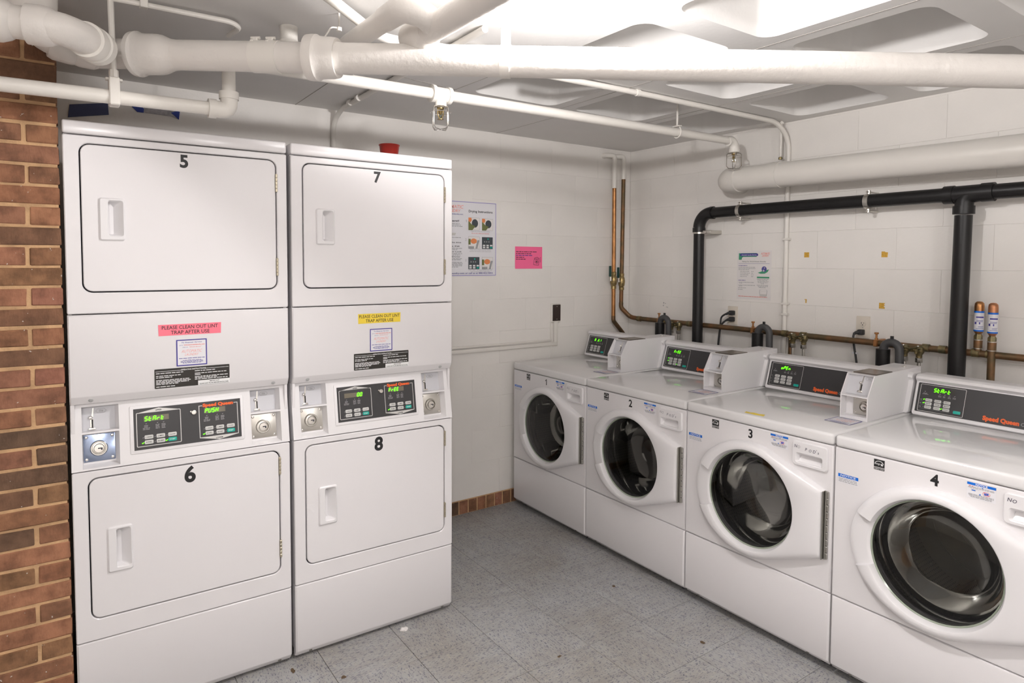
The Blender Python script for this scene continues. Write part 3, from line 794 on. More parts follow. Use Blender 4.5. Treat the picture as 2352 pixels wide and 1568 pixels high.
    def ticks(mb):
        mb.T = TP
        tick_lamps(mb, [(x0 + c * .0355 - .0085, y0 + r * .0168 + .002) for x0, y0, w_ in ((.206, zz(.9215), 0), (.394, zz(.9255), 1)) for (wh, c, r) in lampset if wh == w_], .0052)
    part(('dtk', lampset), 'lit_indicator', bk, ticks, 'led', flat=True)
    def dim(mb):
        mb.T = TP
        tick_lamps(mb, [(x0 + c * .0355 - .006, y0 + r * .0168 + .004) for x0, y0, w_ in ((.206, zz(.9215), 0), (.394, zz(.9255), 1)) for c in range(3) for r in range(2) if (w_, c, r) not in lampset], .003)
    part(('dtd', lampset), 'unlit_indicator', bk, dim, 'grey_ink', flat=True)
    # key lock between the two displays
    kl = part(('dkey',), 'key_switch', t, lambda mb: (setattr(mb, 'T', TP), mb.lathe([(.0095, 0), (.0095, .003), (.0075, .006), (.006, .0062), (.0055, .004), (.001, .004)], 20, c=(.3595, zz(1.0085), 0)), mb.plate([(.347, zz(1.0125)), (.353, zz(1.006)), (.356, zz(1.011)), (.350, zz(1.0155))], 0, .003)), 'chrome')
    # doors
    dryer_door(t, 1.4375, 1.9135, nums[0], 1.8605, 1.9005, 1.606, 1.7435, (1.796, 1.488), 'u')
    dryer_door(t, .364, .835, nums[1], .772, .8235, .512, .664, (.742, .425), 'l')
    # base panel
    def basep(mb):
        prof = [(.024, .2925), (.004, .2925), (0, .289), (0, .034), (.002, .03), (.018, .010), (.03, .008)]
        n = len(prof); ls = []
        for u, k in ((0, .005), (.006, 0), (DW - .006, 0), (DW, .005)): ls.append([(u, d + k, z) for d, z in prof])
        mb.loops(ls, closed=False, cap1=False)
        for u in (0, DW): mb.add([(u, d + .005, z) for d, z in prof] + [(u, .035, .2925)], [tuple(range(n + 1))])
    bp = part(('dbase',), 'base_panel', t, basep, 'enamel')
    for u in (.058, .638):
        s = part(('dbs',), 'screw', bp, lambda mb: (setattr(mb, 'T', FRONT(0)), mb.lathe([(.0065, -.006), (.0065, .0012), (.003, .0022), (.001, .0023)], 12, cap0=False)), 'steel_dark'); s.location = (u, .009, .021)
    # stickers on the lint panel
    T0 = FRONT(-.0004)
    x0, x1, y0, y1 = (.2535, .4485, 1.2865, 1.3255) if tape == 'pink_tape' else (.2575, .4385, 1.2935, 1.3335)
    st = part(('dtape', tape), 'lint_label', t, lambda mb: (setattr(mb, 'T', T0), mb.add([(x0, y0, .0005), (x1, y0 + .001, .0005), (x1 + .001, y1, .0005), (x0 - .001, y1 - .001, .0005)], [(0, 1, 2, 3)])), tape, flat=True, label=('pink' if tape == 'pink_tape' else 'yellow') + ' lint trap label')
    hh = y1 - y0; cx = (x0 + x1) / 2
    part(('dtapet', tape), 'lettering', st, lambda mb: (setattr(mb, 'T', T0), mb.text('PLEASE CLEAN OUT LINT', cx, y0 + hh * .56, hh * .30, 'C', bold=.008, fit=(x1 - x0) * (.9 if tape == 'pink_tape' else .96), z=.0008), mb.text('TRAP AFTER USE', cx, y0 + hh * .12, hh * .30, 'C', bold=.008, fit=(x1 - x0) * .62 * (1 if tape == 'pink_tape' else 1.06), z=.0008)), 'black_ink', flat=True)
    make_service(t, 'dserv', T0, .306, .402, 1.1795, 1.2705)
    bl = part(('dinst',), 'instruction_sticker', t, lambda mb: (setattr(mb, 'T', T0), mb.plate(rrect(.2375, .4755, 1.107, 1.175, .003, 2), -.0002, .0005)), 'inst_black', label='black instruction sticker')
    T1 = FRONT(-.0011)
    def inst(mb):
        mb.T = T1; rn = random.Random(11)
        mb.outline(rrect(.2375, .4755, 1.107, 1.175, .003, 2), .0008)
        mb.rect(.242, .325, 1.1650, 1.1662); mb.rect(.393, .4715, 1.1650, 1.1662)
        mb.text('OPERATING INSTRUCTIONS', .358, 1.1645, .0045, 'C', bold=.02, fit=.078)
        for x_, ln in ((.243, ((1.158, .083), (1.149, .076), (1.1435, .05), (1.1345, .106), (1.130, .106), (1.1255, .1), (1.121, .067), (1.1125, .057))), (.362, ((1.158, .065), (1.1495, .102), (1.1445, .022), (1.138, .108), (1.1335, .072), (1.1285, .106)))):
            for y, l in ln: words_line(mb, x_, x_ + l, y, .0031, rn)
        mb.rect(.372, .4745, 1.1085, 1.1245)
    part(('dinstt',), 'lettering', bl, inst, 'white_ink', flat=True)
    part(('dinstb',), 'lettering', bl, lambda mb: (setattr(mb, 'T', FRONT(-.0014)), mb.text('IMPORTANT', .425, 1.118, .0036, 'C', bold=.02, fit=.032), mb.text('CLEAN LINT FILTER BEFORE EACH LOAD', .4235, 1.111, .0036, 'C', bold=.02, fit=.094)), 'black_ink', flat=True)
    return t
M['white_dim'] = mat('dim_white_ink', (.38, .38, .38), rough=.6)
M['inst_black'] = mat('black_sticker', (.03, .027, .024), rough=.22)
M['steel_blue'] = mat('blue_film_steel', (.30, .36, .50), rough=.22, metal=1)

DY = -.0157
OB = Vector((-2.671, -.901, 0)); OA = OB - Vector((cos(DY), sin(DY), 0)) * .698
make_dryer(OA, DY, 'white stacked coin dryers 5 and 6 with pink lint label, beside the brick wall', ('5', '6'), ('StArt', 'PUSH'), 'pink_tape', ((0, 0, 0), (0, 2, 0), (1, 0, 0)), True)
make_dryer(OB, DY, 'white stacked coin dryers 7 and 8 with yellow lint label, red cup on top', ('7', '8'), ('    00', 'FrEE'), 'yellow_tape', ((1, 0, 0),), False)

# ------------------------------------------------------------------ washing machines
WC, WZ = .340, .5685
C0, C1 = Vector((.588, .930)), Vector((.625, 1.048))
clen = (C1 - C0).length; cdir = (C1 - C0) / clen
CPAN = Matrix(((1, 0, 0, 0), (0, cdir.x, -cdir.y, C0.x), (0, cdir.y, cdir.x, C0.y), (0, 0, 0, 1)))
cz_ = lambda z: (z - .930) / (1.048 - .930) * clen

def door_outline(R, inset_, xh, zt, zb):
    """circle joined by tangents to the hinge edge on the right; returned as (angle, radius) about the centre"""
    R -= inset_; xh -= inset_; zt -= inset_; zb += inset_
    def hit(a):
        dx, dz = cos(a), sin(a)
        best = R
        if dx <= 0: best = 1 / math.sqrt((dx / (R + .032)) ** 2 + (dz / R) ** 2)
        if dx > 0:
            # convex hull of the circle and the two hinge corners
            for px, pz, sgn in ((xh - WC, zt - WZ, 1), (xh - WC, zb - WZ, -1)):
                L2 = hypot(px, pz); th = atan2(pz, px); al = math.acos(R / L2); ta = th + sgn * al
                tx, tz = R * cos(ta), R * sin(ta)
                den = dx * (pz - tz) - dz * (px - tx)
                if abs(den) > 1e-9:
                    k = (tx * (pz - tz) - tz * (px - tx)) / den
                    q = (k * dx, k * dz)
                    lo, hi = sorted((ta, th))
                    if lo - 1e-6 <= a <= hi + 1e-6 and k > best: best = k
            k = (xh - WC) / dx
            za = k * dz
            if zb - WZ - 1e-6 <= za <= zt - WZ + 1e-6: best = max(best, k)
        return best
    return hit

def angles():
    A = [radians(a) for a in range(-177, 181, 3)]
    A += [atan2(.695 - WZ, .655 - WC), atan2(.440 - WZ, .655 - WC)]
    for s in (158, -158): A += [radians(s - .12), radians(s + .12)]
    return sorted(A)

def make_washer(i, label, digit, show, ticks, faded, scrap=True):
    t = thing('washing_machine', label, 'washer', (-1.052, -.049 - .689 * i, 0), -pi / 2)
    W_, D = .683, .70
    def cab(mb):
        # open-fronted case so the drum can be seen through the door
        for a, b, c, d, e, f in ((.002, .02, .02, D, .03, .872), (W_ - .02, W_ - .002, .02, D, .03, .872), (.002, W_ - .002, D - .02, D, .03, .872), (.002, W_ - .002, .02, D, .03, .05)):
            mb.box(a, b, c, d, e, f)
    part(('wcab',), 'cabinet', t, cab, 'enamel')
    for fx in (.05, W_ - .05):
        for fy in (.08, D - .06):
            f = part(('dfoot',), 'foot', t, lambda mb: mb.lathe([(.02, 0), (.02, .012), (.008, .016), (.008, .034)], 12), 'rubber'); f.location = (fx, fy, 0)
    part(('wtop',), 'top_panel', t, lambda mb: mb.box(0, W_, -.004, D, .8715, .914, r=.011, seg=4), 'enamel_top')
    def fp(mb):
        mb.T = FRONT(0)
        x0, x1, y0, y1, xs = 0, W_, .3125, .869, .5375
        rim = [(x0, y0), (x1, y0), (x1, y1), (x0, y1)]
        P = lambda l, z: [(x, y, z) for x, y in l]
        mb.loops([P(rim, -.024), P(rim, -.005), P(inset(rim, .0015), -.0015), P(inset(rim, .005), 0)], cap1=False)
        x0 += .005; x1 -= .005; y0 += .005; y1 -= .005
        n = 72; R_ = .2035
        A_ = [2 * pi * k / n for k in range(n)]
        inner = [(min(.5362, WC + R_ * cos(a)), WZ + R_ * sin(a)) for a in A_]
        outer = []
        for a in A_:
            dx, dy = cos(a), sin(a); k = 9
            if dx > 1e-9: k = min(k, (xs - WC) / dx)
            if dx < -1e-9: k = min(k, (x0 - WC) / dx)
            if dy > 1e-9: k = min(k, (y1 - WZ) / dy)
            if dy < -1e-9: k = min(k, (y0 - WZ) / dy)
            outer.append((WC + k * dx, WZ + k * dy))
        for cxy in ((x0, y0), (xs, y0), (xs, y1), (x0, y1)):
            j = min(range(n), key=lambda q: hypot(outer[q][0] - cxy[0], outer[q][1] - cxy[1])); outer[j] = cxy
        mb.loops([P(outer, 0), P(inner, 0), P(inner, -.03)], cap1=False)
        # right strip with the opening behind the drawer pull
        ho = [(.5405, .768), (.6425, .768), (.6425, .811), (.5405, .811)]
        mb.loops([P([(xs, y0), (x1, y0), (x1, y1), (xs, y1)], 0), P(ho, 0)], cap1=False)
    part(('wfront',), 'front_panel', t, fp, 'enamel')
    def low(mb):
        prof = [(.024, .3085), (.005, .3085), (.0015, .307), (0, .303), (0, .052), (.003, .046), (.016, .034), (.024, .030)]
        n = len(prof); ls = []
        for u, k in ((0, .006), (.006, 0), (W_ - .006, 0), (W_, .006)): ls.append([(u, d + k, z) for d, z in prof])
        mb.loops(ls, closed=False, cap1=False)
        for u in (0, W_): mb.add([(u, d + .006, z) for d, z in prof] + [(u, .03, .3085)], [tuple(range(n + 1))])
    lp = part(('wlow',), 'lower_panel', t, low, 'enamel')
    for u in (.075, .600):
        s = part(('wbs',), 'screw', lp, lambda mb: (setattr(mb, 'T', FRONT(0)), mb.lathe([(.006, -.006), (.006, .0012), (.003, .0022), (.001, .0023)], 12, cap0=False)), 'steel_dark'); s.location = (u, .0085, .041)
    # drum, gasket
    def drum(mb):
        mb.lathe([(.262, .07), (.262, .46)], 48, axis='y', c=(WC, 0, WZ), cap0=False, cap1=False)
        for k in range(3):
            a = radians(-100 + 120 * k)
            q = [(.262, -.16), (.225, -.05), (.205, 0), (.225, .05), (.262, .16)]
            ls = [[(WC + r * cos(a + b), d, WZ + r * sin(a + b)) for r, b in q] for d in (.08, .45)]
            mb.loops(ls, closed=False, cap1=False)
    part(('wdrum',), 'drum', t, drum, 'drum')
    part(('wback',), 'drum_back', t, lambda mb: mb.lathe([(.262, .46), (.2, .475), (.19, .462), (.1, .45), (.09, .436), (.06, .43), (.001, .43)], 48, axis='y', c=(WC, 0, WZ), cap0=False, cap1=False), 'drum_steel')
    part(('wgask',), 'gasket', t, lambda mb: mb.lathe([(.2, .0), (.203, .02), (.222, .035), (.205, .05), (.215, .07), (.262, .075)], 48, axis='y', c=(WC, 0, WZ), cap0=False, cap1=False), 'gasket')
    # door
    A = angles()
    def dr(mb):
        mb.T = FRONT(0)
        def ring(hit, d, scale=None):
            out = []
            for a in A:
                deg = math.degrees(a); notch = abs(deg) > 158
                r = hit(a) if callable(hit) else hit
                dd = d
                if notch and d > .012: dd = .012 + (d - .012) * .25
                elif d > .01: dd = d * (1 - .30 * min(1, max(0, (r - .235) / .10)))
                out.append((WC + r * cos(a), WZ + r * sin(a), dd))
            return out
        o = lambda e: door_outline(.239, e, .657, .697, .437)
        L_ = [ring(o(0), 0), ring(o(0), .006), ring(o(.003), .024), ring(o(.008), .032), ring(o(.016), .036),
              ring(o(.022), .0375), ring(.212, .038), ring(.2065, .036), ring(.202, .028), ring(.1985, .012), ring(.198, .004), ring(.201, -.004)]
        mb.loops(L_, cap1=False)
    door = part(('wdoor',), 'door', t, dr, 'plastic')
    part(('wglass',), 'glass', door, lambda mb: mb.lathe([(.198, -.008), (.186, -.013), (.148, -.020), (.08, -.025), (.001, -.026)], 56, axis='y', c=(WC, 0, WZ), cap0=False, cap1=False), 'glass', label='convex dark door glass')
    part(('wrim',), 'glass_rim', door, lambda mb: mb.lathe([(.2010, -.004), (.2008, -.0115), (.198, -.0135), (.1935, -.010), (.1935, .004)], 56, axis='y', c=(WC, 0, WZ), cap0=False, cap1=False), 'rim', label='greenish rim of the door glass')
    part(('wbowl',), 'glass_bowl', door, lambda mb: mb.lathe([(.1935, .004), (.180, .02), (.163, .06), (.148, .11), (.136, .13), (.115, .138), (.06, .142), (.001, .143)], 56, axis='y', c=(WC, 0, WZ), cap0=False, cap1=False), 'bowl_glass', label='clear glass bowl behind the door glass')
    def hslot(mb):
        q = [radians(180 + a) for a in range(-19, 20, 2)]
        lo = [(WC + .2025 * cos(a), -.0145, WZ + .2025 * sin(a)) for a in q]; hi = [(WC + .211 * cos(a), -.0172, WZ + .211 * sin(a)) for a in q]
        mb.loops([lo, hi], closed=False, cap1=False)
    part(('wslot',), 'handle_slot', door, hslot, 'steel_dark')
    def hinge(mb):
        mb.box(.657, .6600, -.026, -.002, .437, .697, r=.001, seg=1)
        for k in range(10): mb.box(.6605, .6725, -.0105, -.001, .4375 + k * .026, .4375 + k * .026 + .0235, r=.002, seg=1)
        mb.tube([(.6640, -.0105, .437), (.6640, -.0105, .697)], .0028, 8)
    part(('whinge',), 'hinge', door, hinge, 'steel_mid', label='grey steel piano hinge')
    # detergent drawer with scooped pull
    def drw(mb):
        mb.T = FRONT(0)
        outer = rrect(.522, .664, .766, .857, .012, 6)
        outer = [(x, y - (.007 * (1 - ((x - .593) / .071) ** 2) if y < .8 else 0)) for x, y in outer]
        pk = rrect(.5395, .6425, .777, .812, .006, 6)
        P = lambda l, z: [(x, y, z) for x, y in l]
        back = [(x * .9 + .593 * .1, (y if y < .79 else y - .012), -.020 if y > .79 else -.004) for x, y in pk]
        mb.loops([P(outer, 0), P(outer, .005), P(inset(outer, .003), .0085), P(inset(pk, -.003), .0085), P(pk, .006), back], cap1=True)
    dw = part(('wdraw',), 'detergent_drawer', t, drw, 'plastic')
    # hand-lettered warning
    def hw(txts):
        def f(mb):
            mb.T = FRONT(-.0092)
            for s_, x_, y_, h_ in txts: mb.text(s_, x_, y_, h_, shear=.22, sx=.9)
        return f
    allc = [('N', .532, .8325, .0115), ('O', .5455, .8315, .0105), ('P', .576, .8275, .0115), ('O', .592, .8265, .010), ('D', .6075, .826, .0115), ("'", .621, .829, .0115), ('s', .6265, .826, .0105)]
    dark = [c for k, c in enumerate(allc) if k not in faded]; pale = [c for k, c in enumerate(allc) if k in faded]
    part(('whw', faded), 'handwriting', dw, hw(dark), 'marker', flat=True, label='marker pen handwriting')
    if pale: part(('whp', faded), 'handwriting', dw, hw(pale), 'marker_faded', flat=True, label='faded marker handwriting')
    # number and stickers
    T0 = FRONT(-.0005)
    part(('wnum', digit), 'number', t, lambda mb: (setattr(mb, 'T', T0), mb.text(digit, .331, .8205, .0345, 'C', bold=.036 if digit == '4' else .026, sx=.95)), 'black_ink', flat=True, label='black adhesive number %s' % digit)
    es = part(('wes',), 'energy_sticker', t, lambda mb: (setattr(mb, 'T', T0), mb.rect(.1385, .1745, .8335, .8605), mb.rect(.1385, .1745, .8235, .8315)), 'black_ink', flat=True, label='small black and white energy rating sticker')
    def esw(mb):
        mb.T = FRONT(-.0009)
        n = 14
        for k in range(n):
            a0, a1 = radians(25 + 130 * k / n), radians(25 + 130 * (k + 1) / n)
            P = lambda r, a: (.1565 + r * cos(a), .8405 + r * .95 * sin(a), 0)
            mb.add([P(.0145, a0), P(.0145, a1), P(.0165, a1), P(.0165, a0)], [(0, 3, 2, 1)])
        mb.text('energy', .141, .8425, .0062, shear=.3, bold=.01, fit=.019)
        s = []
        for k in range(10):
            r = .0062 if k % 2 == 0 else .0026; a = pi / 2 + k * pi / 5; s.append((.1655 + r * cos(a), .8435 + r * sin(a), 0))
        mb.add(s + [(.1655, .8435, 0)], [(k, (k + 1) % 10, 10) for k in range(10)])
        mb.text('ENERGY STAR', .1565, .8255, .0042, 'C', bold=.01, fit=.033)
    part(('wesw',), 'emblem', es, esw, 'white_ink', flat=True)
    nb = part(('wnb',), 'notice_sticker', t, lambda mb: (setattr(mb, 'T', T0), mb.rect(.0135, .0865, .7425, .7755)), 'paper', flat=True, label='narrow blue and white notice sticker')
    part(('wnbb',), 'notice_band', nb, lambda mb: (setattr(mb, 'T', FRONT(-.0009)), mb.rect(.0135, .0865, .7635, .7755)), 'sky_ink', flat=True)
    part(('wnbt',), 'lettering', nb, lambda mb: (setattr(mb, 'T', FRONT(-.0012)), mb.text('NOTICE', .05, .766, .0075, 'C', bold=.02, fit=.055)), 'white_ink', flat=True)
    def nbl(mb):
        mb.T = FRONT(-.0010); rn = random.Random(2)
        for k in range(3): words_line(mb, .016, .084, .757 - .0052 * k, .0028, rn)
    part(('wnbl',), 'small_print', nb, nbl, 'grey_ink', flat=True)
    nn = part(('wnn',), 'notice_sticker', t, lambda mb: (setattr(mb, 'T', T0), mb.rect(.4235, .5005, .811, .8605)), 'paper', flat=True, label='detergent notice sticker with blue heading')
    part(('wnnb',), 'notice_band', nn, lambda mb: (setattr(mb, 'T', FRONT(-.0009)), mb.rect(.4235, .5005, .8525, .8605), mb.rect(.4365, .4465, .8355, .8385), mb.rect(.470, .4815, .8295, .837), mb.disc(.465, .8485, .0022, 0, 10), mb.disc(.459, .8275, .0022, 0, 10)), 'sky_ink', flat=True)
    part(('wnnt',), 'lettering', nn, lambda mb: (setattr(mb, 'T', FRONT(-.0012)), mb.text('NOTICE', .4625, .8535, .006, 'C', bold=.03, fit=.032)), 'white_ink', flat=True)
    def nnl(mb):
        mb.T = FRONT(-.0010); rn = random.Random(4)
        for y, a in ((.8465, .428), (.8435, .426), (.8235, .428), (.8205, .428), (.8175, .431), (.8145, .434)): words_line(mb, a, .924 - a, y, .0022, rn)
        mb.outline([(.4355, .8350), (.4475, .8350), (.448, .8425), (.435, .8425)], .0005); mb.rect(.448, .457, .8408, .8413)
    part(('wnnl',), 'small_print', nn, nnl, 'grey_ink', flat=True)
    def nnr(mb):
        mb.T = FRONT(-.0013); c = [(.476 + .010 * cos(2 * pi * k / 20), .8335 + .0068 * sin(2 * pi * k / 20)) for k in range(20)]
        mb.outline(c, .0008); mb.rect(.4285, .434, .8490, .8505); mb.rect(.437, .441, .8485, .85)
        mb.add([(.4685, .8375, 0), (.4695, .8385, 0), (.4835, .8295, 0), (.4825, .8285, 0)], [(0, 3, 2, 1)])
    part(('wnnr',), 'no_symbol', nn, nnr, 'red_ink', flat=True)
    # console behind the work top
    def con(mb):
        prof = [(.586, .915), (.583, .919), (.588, .930), (.6265, 1.0505), (.622, 1.056), (.614, 1.064), (.616, 1.074), (.625, 1.081), (.640, 1.083), (.655, 1.080), (.672, 1.082), (.700, 1.082), (.704, 1.07), (.704, .915)]
        cx = sum(p[0] for p in prof) / len(prof); czz = sum(p[1] for p in prof) / len(prof)
        ls = []
        for u, k in ((.004, .88), (.006, .95), (.011, 1), (W_ - .011, 1), (W_ - .006, .95), (W_ - .004, .88)):
            ls.append([(u, cx + (d - cx) * (k if k == 1 else .5 + .5 * k), max(.9145, czz + (z - czz) * (k if k == 1 else .5 + .5 * k))) for d, z in prof])
        mb.loops(ls, cap0=True, cap1=True)
    cn = part(('wcon',), 'console', t, con, 'plastic')
    ov = part(('wov',), 'control_overlay', t, lambda mb: (setattr(mb, 'T', CPAN), mb.plate(rrect(.0145, .652, .001, clen - .001, .003, 2), -.001, .0012)), 'black_panel', label='charcoal control overlay')
    TP = CPAN @ Matrix.Translation((0, 0, .0015))
    part(('wsil',), 'silver_outline', ov, lambda mb: (setattr(mb, 'T', TP), mb.outline(rrect(.0235, .190, cz_(.9345), cz_(1.0425), .004, 3), .0017)), 'silver_line', flat=True)
    part(('wwin',), 'display_window', ov, lambda mb: (setattr(mb, 'T', TP), mb.rect(.072, .152, cz_(1.014), cz_(1.0325))), 'window_dark', flat=True)
    def led(mb):
        mb.T = TP @ Matrix.Translation((0, 0, .0004)); seven(mb, show, .0745, cz_(1.0165), .0145, .0128)
    part(('wled', show, ticks), 'display_digits', ov, led, 'led', flat=True, label='lit green display digits')
    bx0, by0 = .049, cz_(.9475)
    for c, r in ticks: part(('wtk', c, r), 'lit_indicator', ov, lambda mb: (setattr(mb, 'T', TP @ Matrix.Translation((0, 0, .0004))), tick_lamps(mb, [(bx0 + c * .0335 - .0085, by0 + r * .0148 + .004)], .0052)), 'led', flat=True)
    keypad(ov, TP, 'wk', bx0, by0, .0335, .0148, .0250, .0118, 3, 3, None, None)
    sb = part(('wstart',), 'start_button', ov, lambda mb: (setattr(mb, 'T', TP), mb.plate(rrect(.1545, .1805, cz_(.9445), cz_(.9445) + .0118, .0025, 2), 0, .0009, bev=.0003)), 'teal', label='teal start button')
    def bprint(mb):
        mb.T = TP @ Matrix.Translation((0, 0, .0012))
        for c in range(3):
            for r in range(3):
                s_ = [['DELICATE', 'COLD', 'LIGHT'], ['PERM PRESS', 'WARM', 'MEDIUM'], ['NORMAL', 'HOT', 'HEAVY']][r][c]
                mb.text(s_, bx0 + c * .0335 + .0125, by0 + r * .0148 + .0042, .0036, 'C', bold=.01, fit=.017)
    part(('wbp',), 'button_print', ov, bprint, 'black_ink', flat=True)
    def ico(mb):
        mb.T = TP; rn = random.Random(8)
        tick_lamps(mb, [(.041, cz_(1.012)), (.097, cz_(1.008)), (.1145, cz_(1.008)), (.132, cz_(1.008)), (.150, cz_(1.008))], .0034)
        words_line(mb, .037, .052, cz_(1.006), .0022, rn); words_line(mb, .034, .056, cz_(1.002), .0022, rn)
        for k in range(4):
            for r in range(2): words_line(mb, .0935 + k * .0175, .104 + k * .0175, cz_(1.003 - .0038 * r), .0022, rn)
        for r in range(3):
            words_line(mb, .029, .036, by0 + r * .0148 + .004, .0024, rn); mb.rect(.029, .140, by0 + r * .0148 - .0018, by0 + r * .0148 - .0014)
        tick_lamps(mb, [(bx0 + c * .0335 - .006, by0 + r * .0148 + .004) for c in range(3) for r in range(3) if (c, r) not in ticks], .0026)
    part(('wico', ticks), 'indicator_print', ov, ico, 'white_dim', flat=True)
    part(('wsq',), 'brand_lettering', ov, lambda mb: (setattr(mb, 'T', TP), mb.text('Speed Queen', .256, cz_(.9415), .0155, bold=.06, fit=.118)), 'orange_ink', flat=True, label='orange brand lettering')
    part(('wsq2',), 'lettering', ov, lambda mb: (setattr(mb, 'T', TP), mb.text('Commercial', .379, cz_(.9415), .0125, shear=.1, fit=.085)), 'white_dim', flat=True)
    # coin box
    U0, U1 = .5505, .6615
    def box_(mb):
        # side profile (d, z)
        prof = [(.284, .915), (.284, 1.011), (.334, 1.094), (.735, 1.099), (.735, .915)]
        w = .0045
        for u in (U0, U1 - w): mb.loops([[(u, d, z) for d, z in prof], [(u + w, d, z) for d, z in prof]], cap0=True)
        for pr in ([(.334, 1.094), (.735, 1.099), (.735, 1.094), (.338, 1.089)], [(.284, .915), (.735, .915), (.735, .923), (.284, .923)], [(.735, .915), (.735, 1.099), (.728, 1.099), (.728, .915)],
                   [(.284, 1.0065), (.284, 1.0115), (.33, 1.0115), (.33, 1.0065)], [(.286, .923), (.284, .930), (.289, .930), (.36, .928), (.36, .923)]):
            mb.loops([[(U0 + w, d, z) for d, z in pr], [(U1 - w, d, z) for d, z in pr]], cap0=True)
        mb.add([(U0 + .002, .325, .92), (U1 - .002, .325, .92), (U1 - .002, .325, 1.01), (U0 + .002, .325, 1.01)], [(0, 1, 2, 3)])
    bx = part(('wbox',), 'coin_box', t, box_, 'plastic')
    Tu = Matrix(((1, 0, 0, 0), (0, .35, -.937, .318), (0, .937, .35, 1.012), (0, 0, 0, 1)))
    part(('wrec',), 'coin_recess', bx, lambda mb: (setattr(mb, 'T', Tu), mb.rect(U0 + .002, U1 - .002, 0, .088)), 'grey_plastic', flat=True)
    coin_slide(t, Tu, U0 + .060, .080, .010, 'wcoin')
    lock_parts(t, FRONT(.323), .632, .966, .0225, 'wlock', (.585, .6565, .931, 1.004), 'steel')
    part(('wtp',), 'top_plate', bx, lambda mb: mb.box(U0 + .016, U1 - .001, .350, .482, 1.0945, 1.0990, r=.0008, seg=1), 'plate_dark', label='glossy metal plate on the coin box top, dark reflection in its colour')
    part(('wkey',), 'top_lock', bx, lambda mb: mb.lathe([(.009, 0), (.009, .003), (.005, .0045), (.001, .0045)], 16, c=(U0 + .075, .66, 1.0985)), 'chrome')
    def holes(mb):
        for u in (.59, .625): mb.lathe([(.0075, .9236), (.001, .9237)], 14, c=(u, .303, 0), cap0=False)
    part(('whol',), 'screw_hole', bx, holes, 'gap')
    if i < 3:
        Tt = Matrix(((1, 0, 0, 0), (0, 1, 0, 0), (0, 0, 1, .9145), (0, 0, 0, 1)))
        make_service(t, 'wserv', Tt, .545, .648, .175, .278)
    return t
M['gasket'] = mat('grey_gasket', (.06, .06, .06), rough=.5)
M['rim'] = mat('glass_edge', (.30, .34, .27), rough=.2, spec=.6)
M['plate_dark'] = mat('dark_reflection_metal', (.20, .17, .145), rough=.22, metal=.9)  # dark surroundings reflected in the glossy metal are put into its colour
M['window_dark'] = mat('dark_display_window', (.035, .033, .028), rough=.3)

WT = ('white front-load coin washer numbered %s, %s')
make_washer(0, WT % (1, 'against the back wall'), '1', '8 JL1', (), (0, 1, 2, 6))
make_washer(1, WT % (2, 'second out from the back wall'), '2', 'FrEE', ((0, 2), (0, 1), (2, 0)), (0, 1))
make_washer(2, WT % (3, 'yellow scrap on its top edge'), '3', 'oPEn', (), (1,))
make_washer(3, WT % (4, 'nearest, cut off by the picture edge'), '4', 'StArt', ((0, 2), (0, 1), (2, 0)), ())

# ------------------------------------------------------------------ drain pipes under the ceiling
def lerp(a, b, t): return Vector(a).lerp(Vector(b), t)
def along(name, parent, a, b, prof, m, n=32):
    """turned fitting along the axis a->b; prof (t 0..1 along, radius)"""
    a, b = Vector(a), Vector(b); t_ = (b - a).normalized(); u = t_.cross(Vector((0, 0, 1)) if abs(t_.z) < .9 else Vector((1, 0, 0))).normalized(); v = t_.cross(u)
    ls = [[tuple(a.lerp(b, t) + u * (r * cos(2 * pi * k / n)) + v * (r * sin(2 * pi * k / n))) for k in range(n)] for t, r in prof]
    return MB().loops(ls, cap0=True, cap1=True).build(name, m, parent, ang=28)

PA, PB = Vector((-3.299, -.945, 2.180)), Vector((-.005, -3.6986, 2.0042))
R0 = .0445
dpipe = thing('drain_pipe', 'thick white painted cast iron drain pipe crossing the whole room under the ceiling', 'pipe', (0, 0, 0))
along('barrel', dpipe, PA, PB, [(0, R0), (1, R0)], 'pipe_paint')
L_ = (PB - PA).length
def px_t(x):   # distance along the pipe from its world x
    return (x - PA.x) / (PB.x - PA.x)
for x0, xr, xb, x1 in ((-3.178, -3.160, -3.119, -3.074), (-2.757, -2.728, -2.700, -2.675)):
    along('hub', dpipe, PA, PB, [(px_t(x0), .05), (px_t(x0), .0655), (px_t(x0) + .003, .067), (px_t(xr) - .002, .067), (px_t(xr), .062), (px_t(xr) + .004, .0605), (px_t(xb), .060), (px_t(xb) + .004, .057), (px_t(x1) - .004, .047), (px_t(x1), R0)], 'pipe_paint')
cpl = along('coupling', dpipe, PA, PB, [(px_t(-2.888), R0), (px_t(-2.888), .0475), (px_t(-2.825), .0475), (px_t(-2.825), R0)], 'pipe_smooth')
ax = (PB - PA).normalized()
for x in (-2.876, -2.840):
    c = lerp(PA, PB, px_t(x)) + Vector((-.012, -.012, .046))
    mb = MB().box(-.008, .008, -.006, .006, -.010, .006, r=.002, seg=1); mb.tube([(-.014, 0, .004), (.014, 0, .004)], .0045, 8); mb.box(-.012, -.002, -.014, -.006, -.022, -.004, r=.002, seg=1)
    o = mb.build('band_screw', 'pipe_smooth', cpl); o.location = c; o.rotation_euler = (0, 0, -.7)
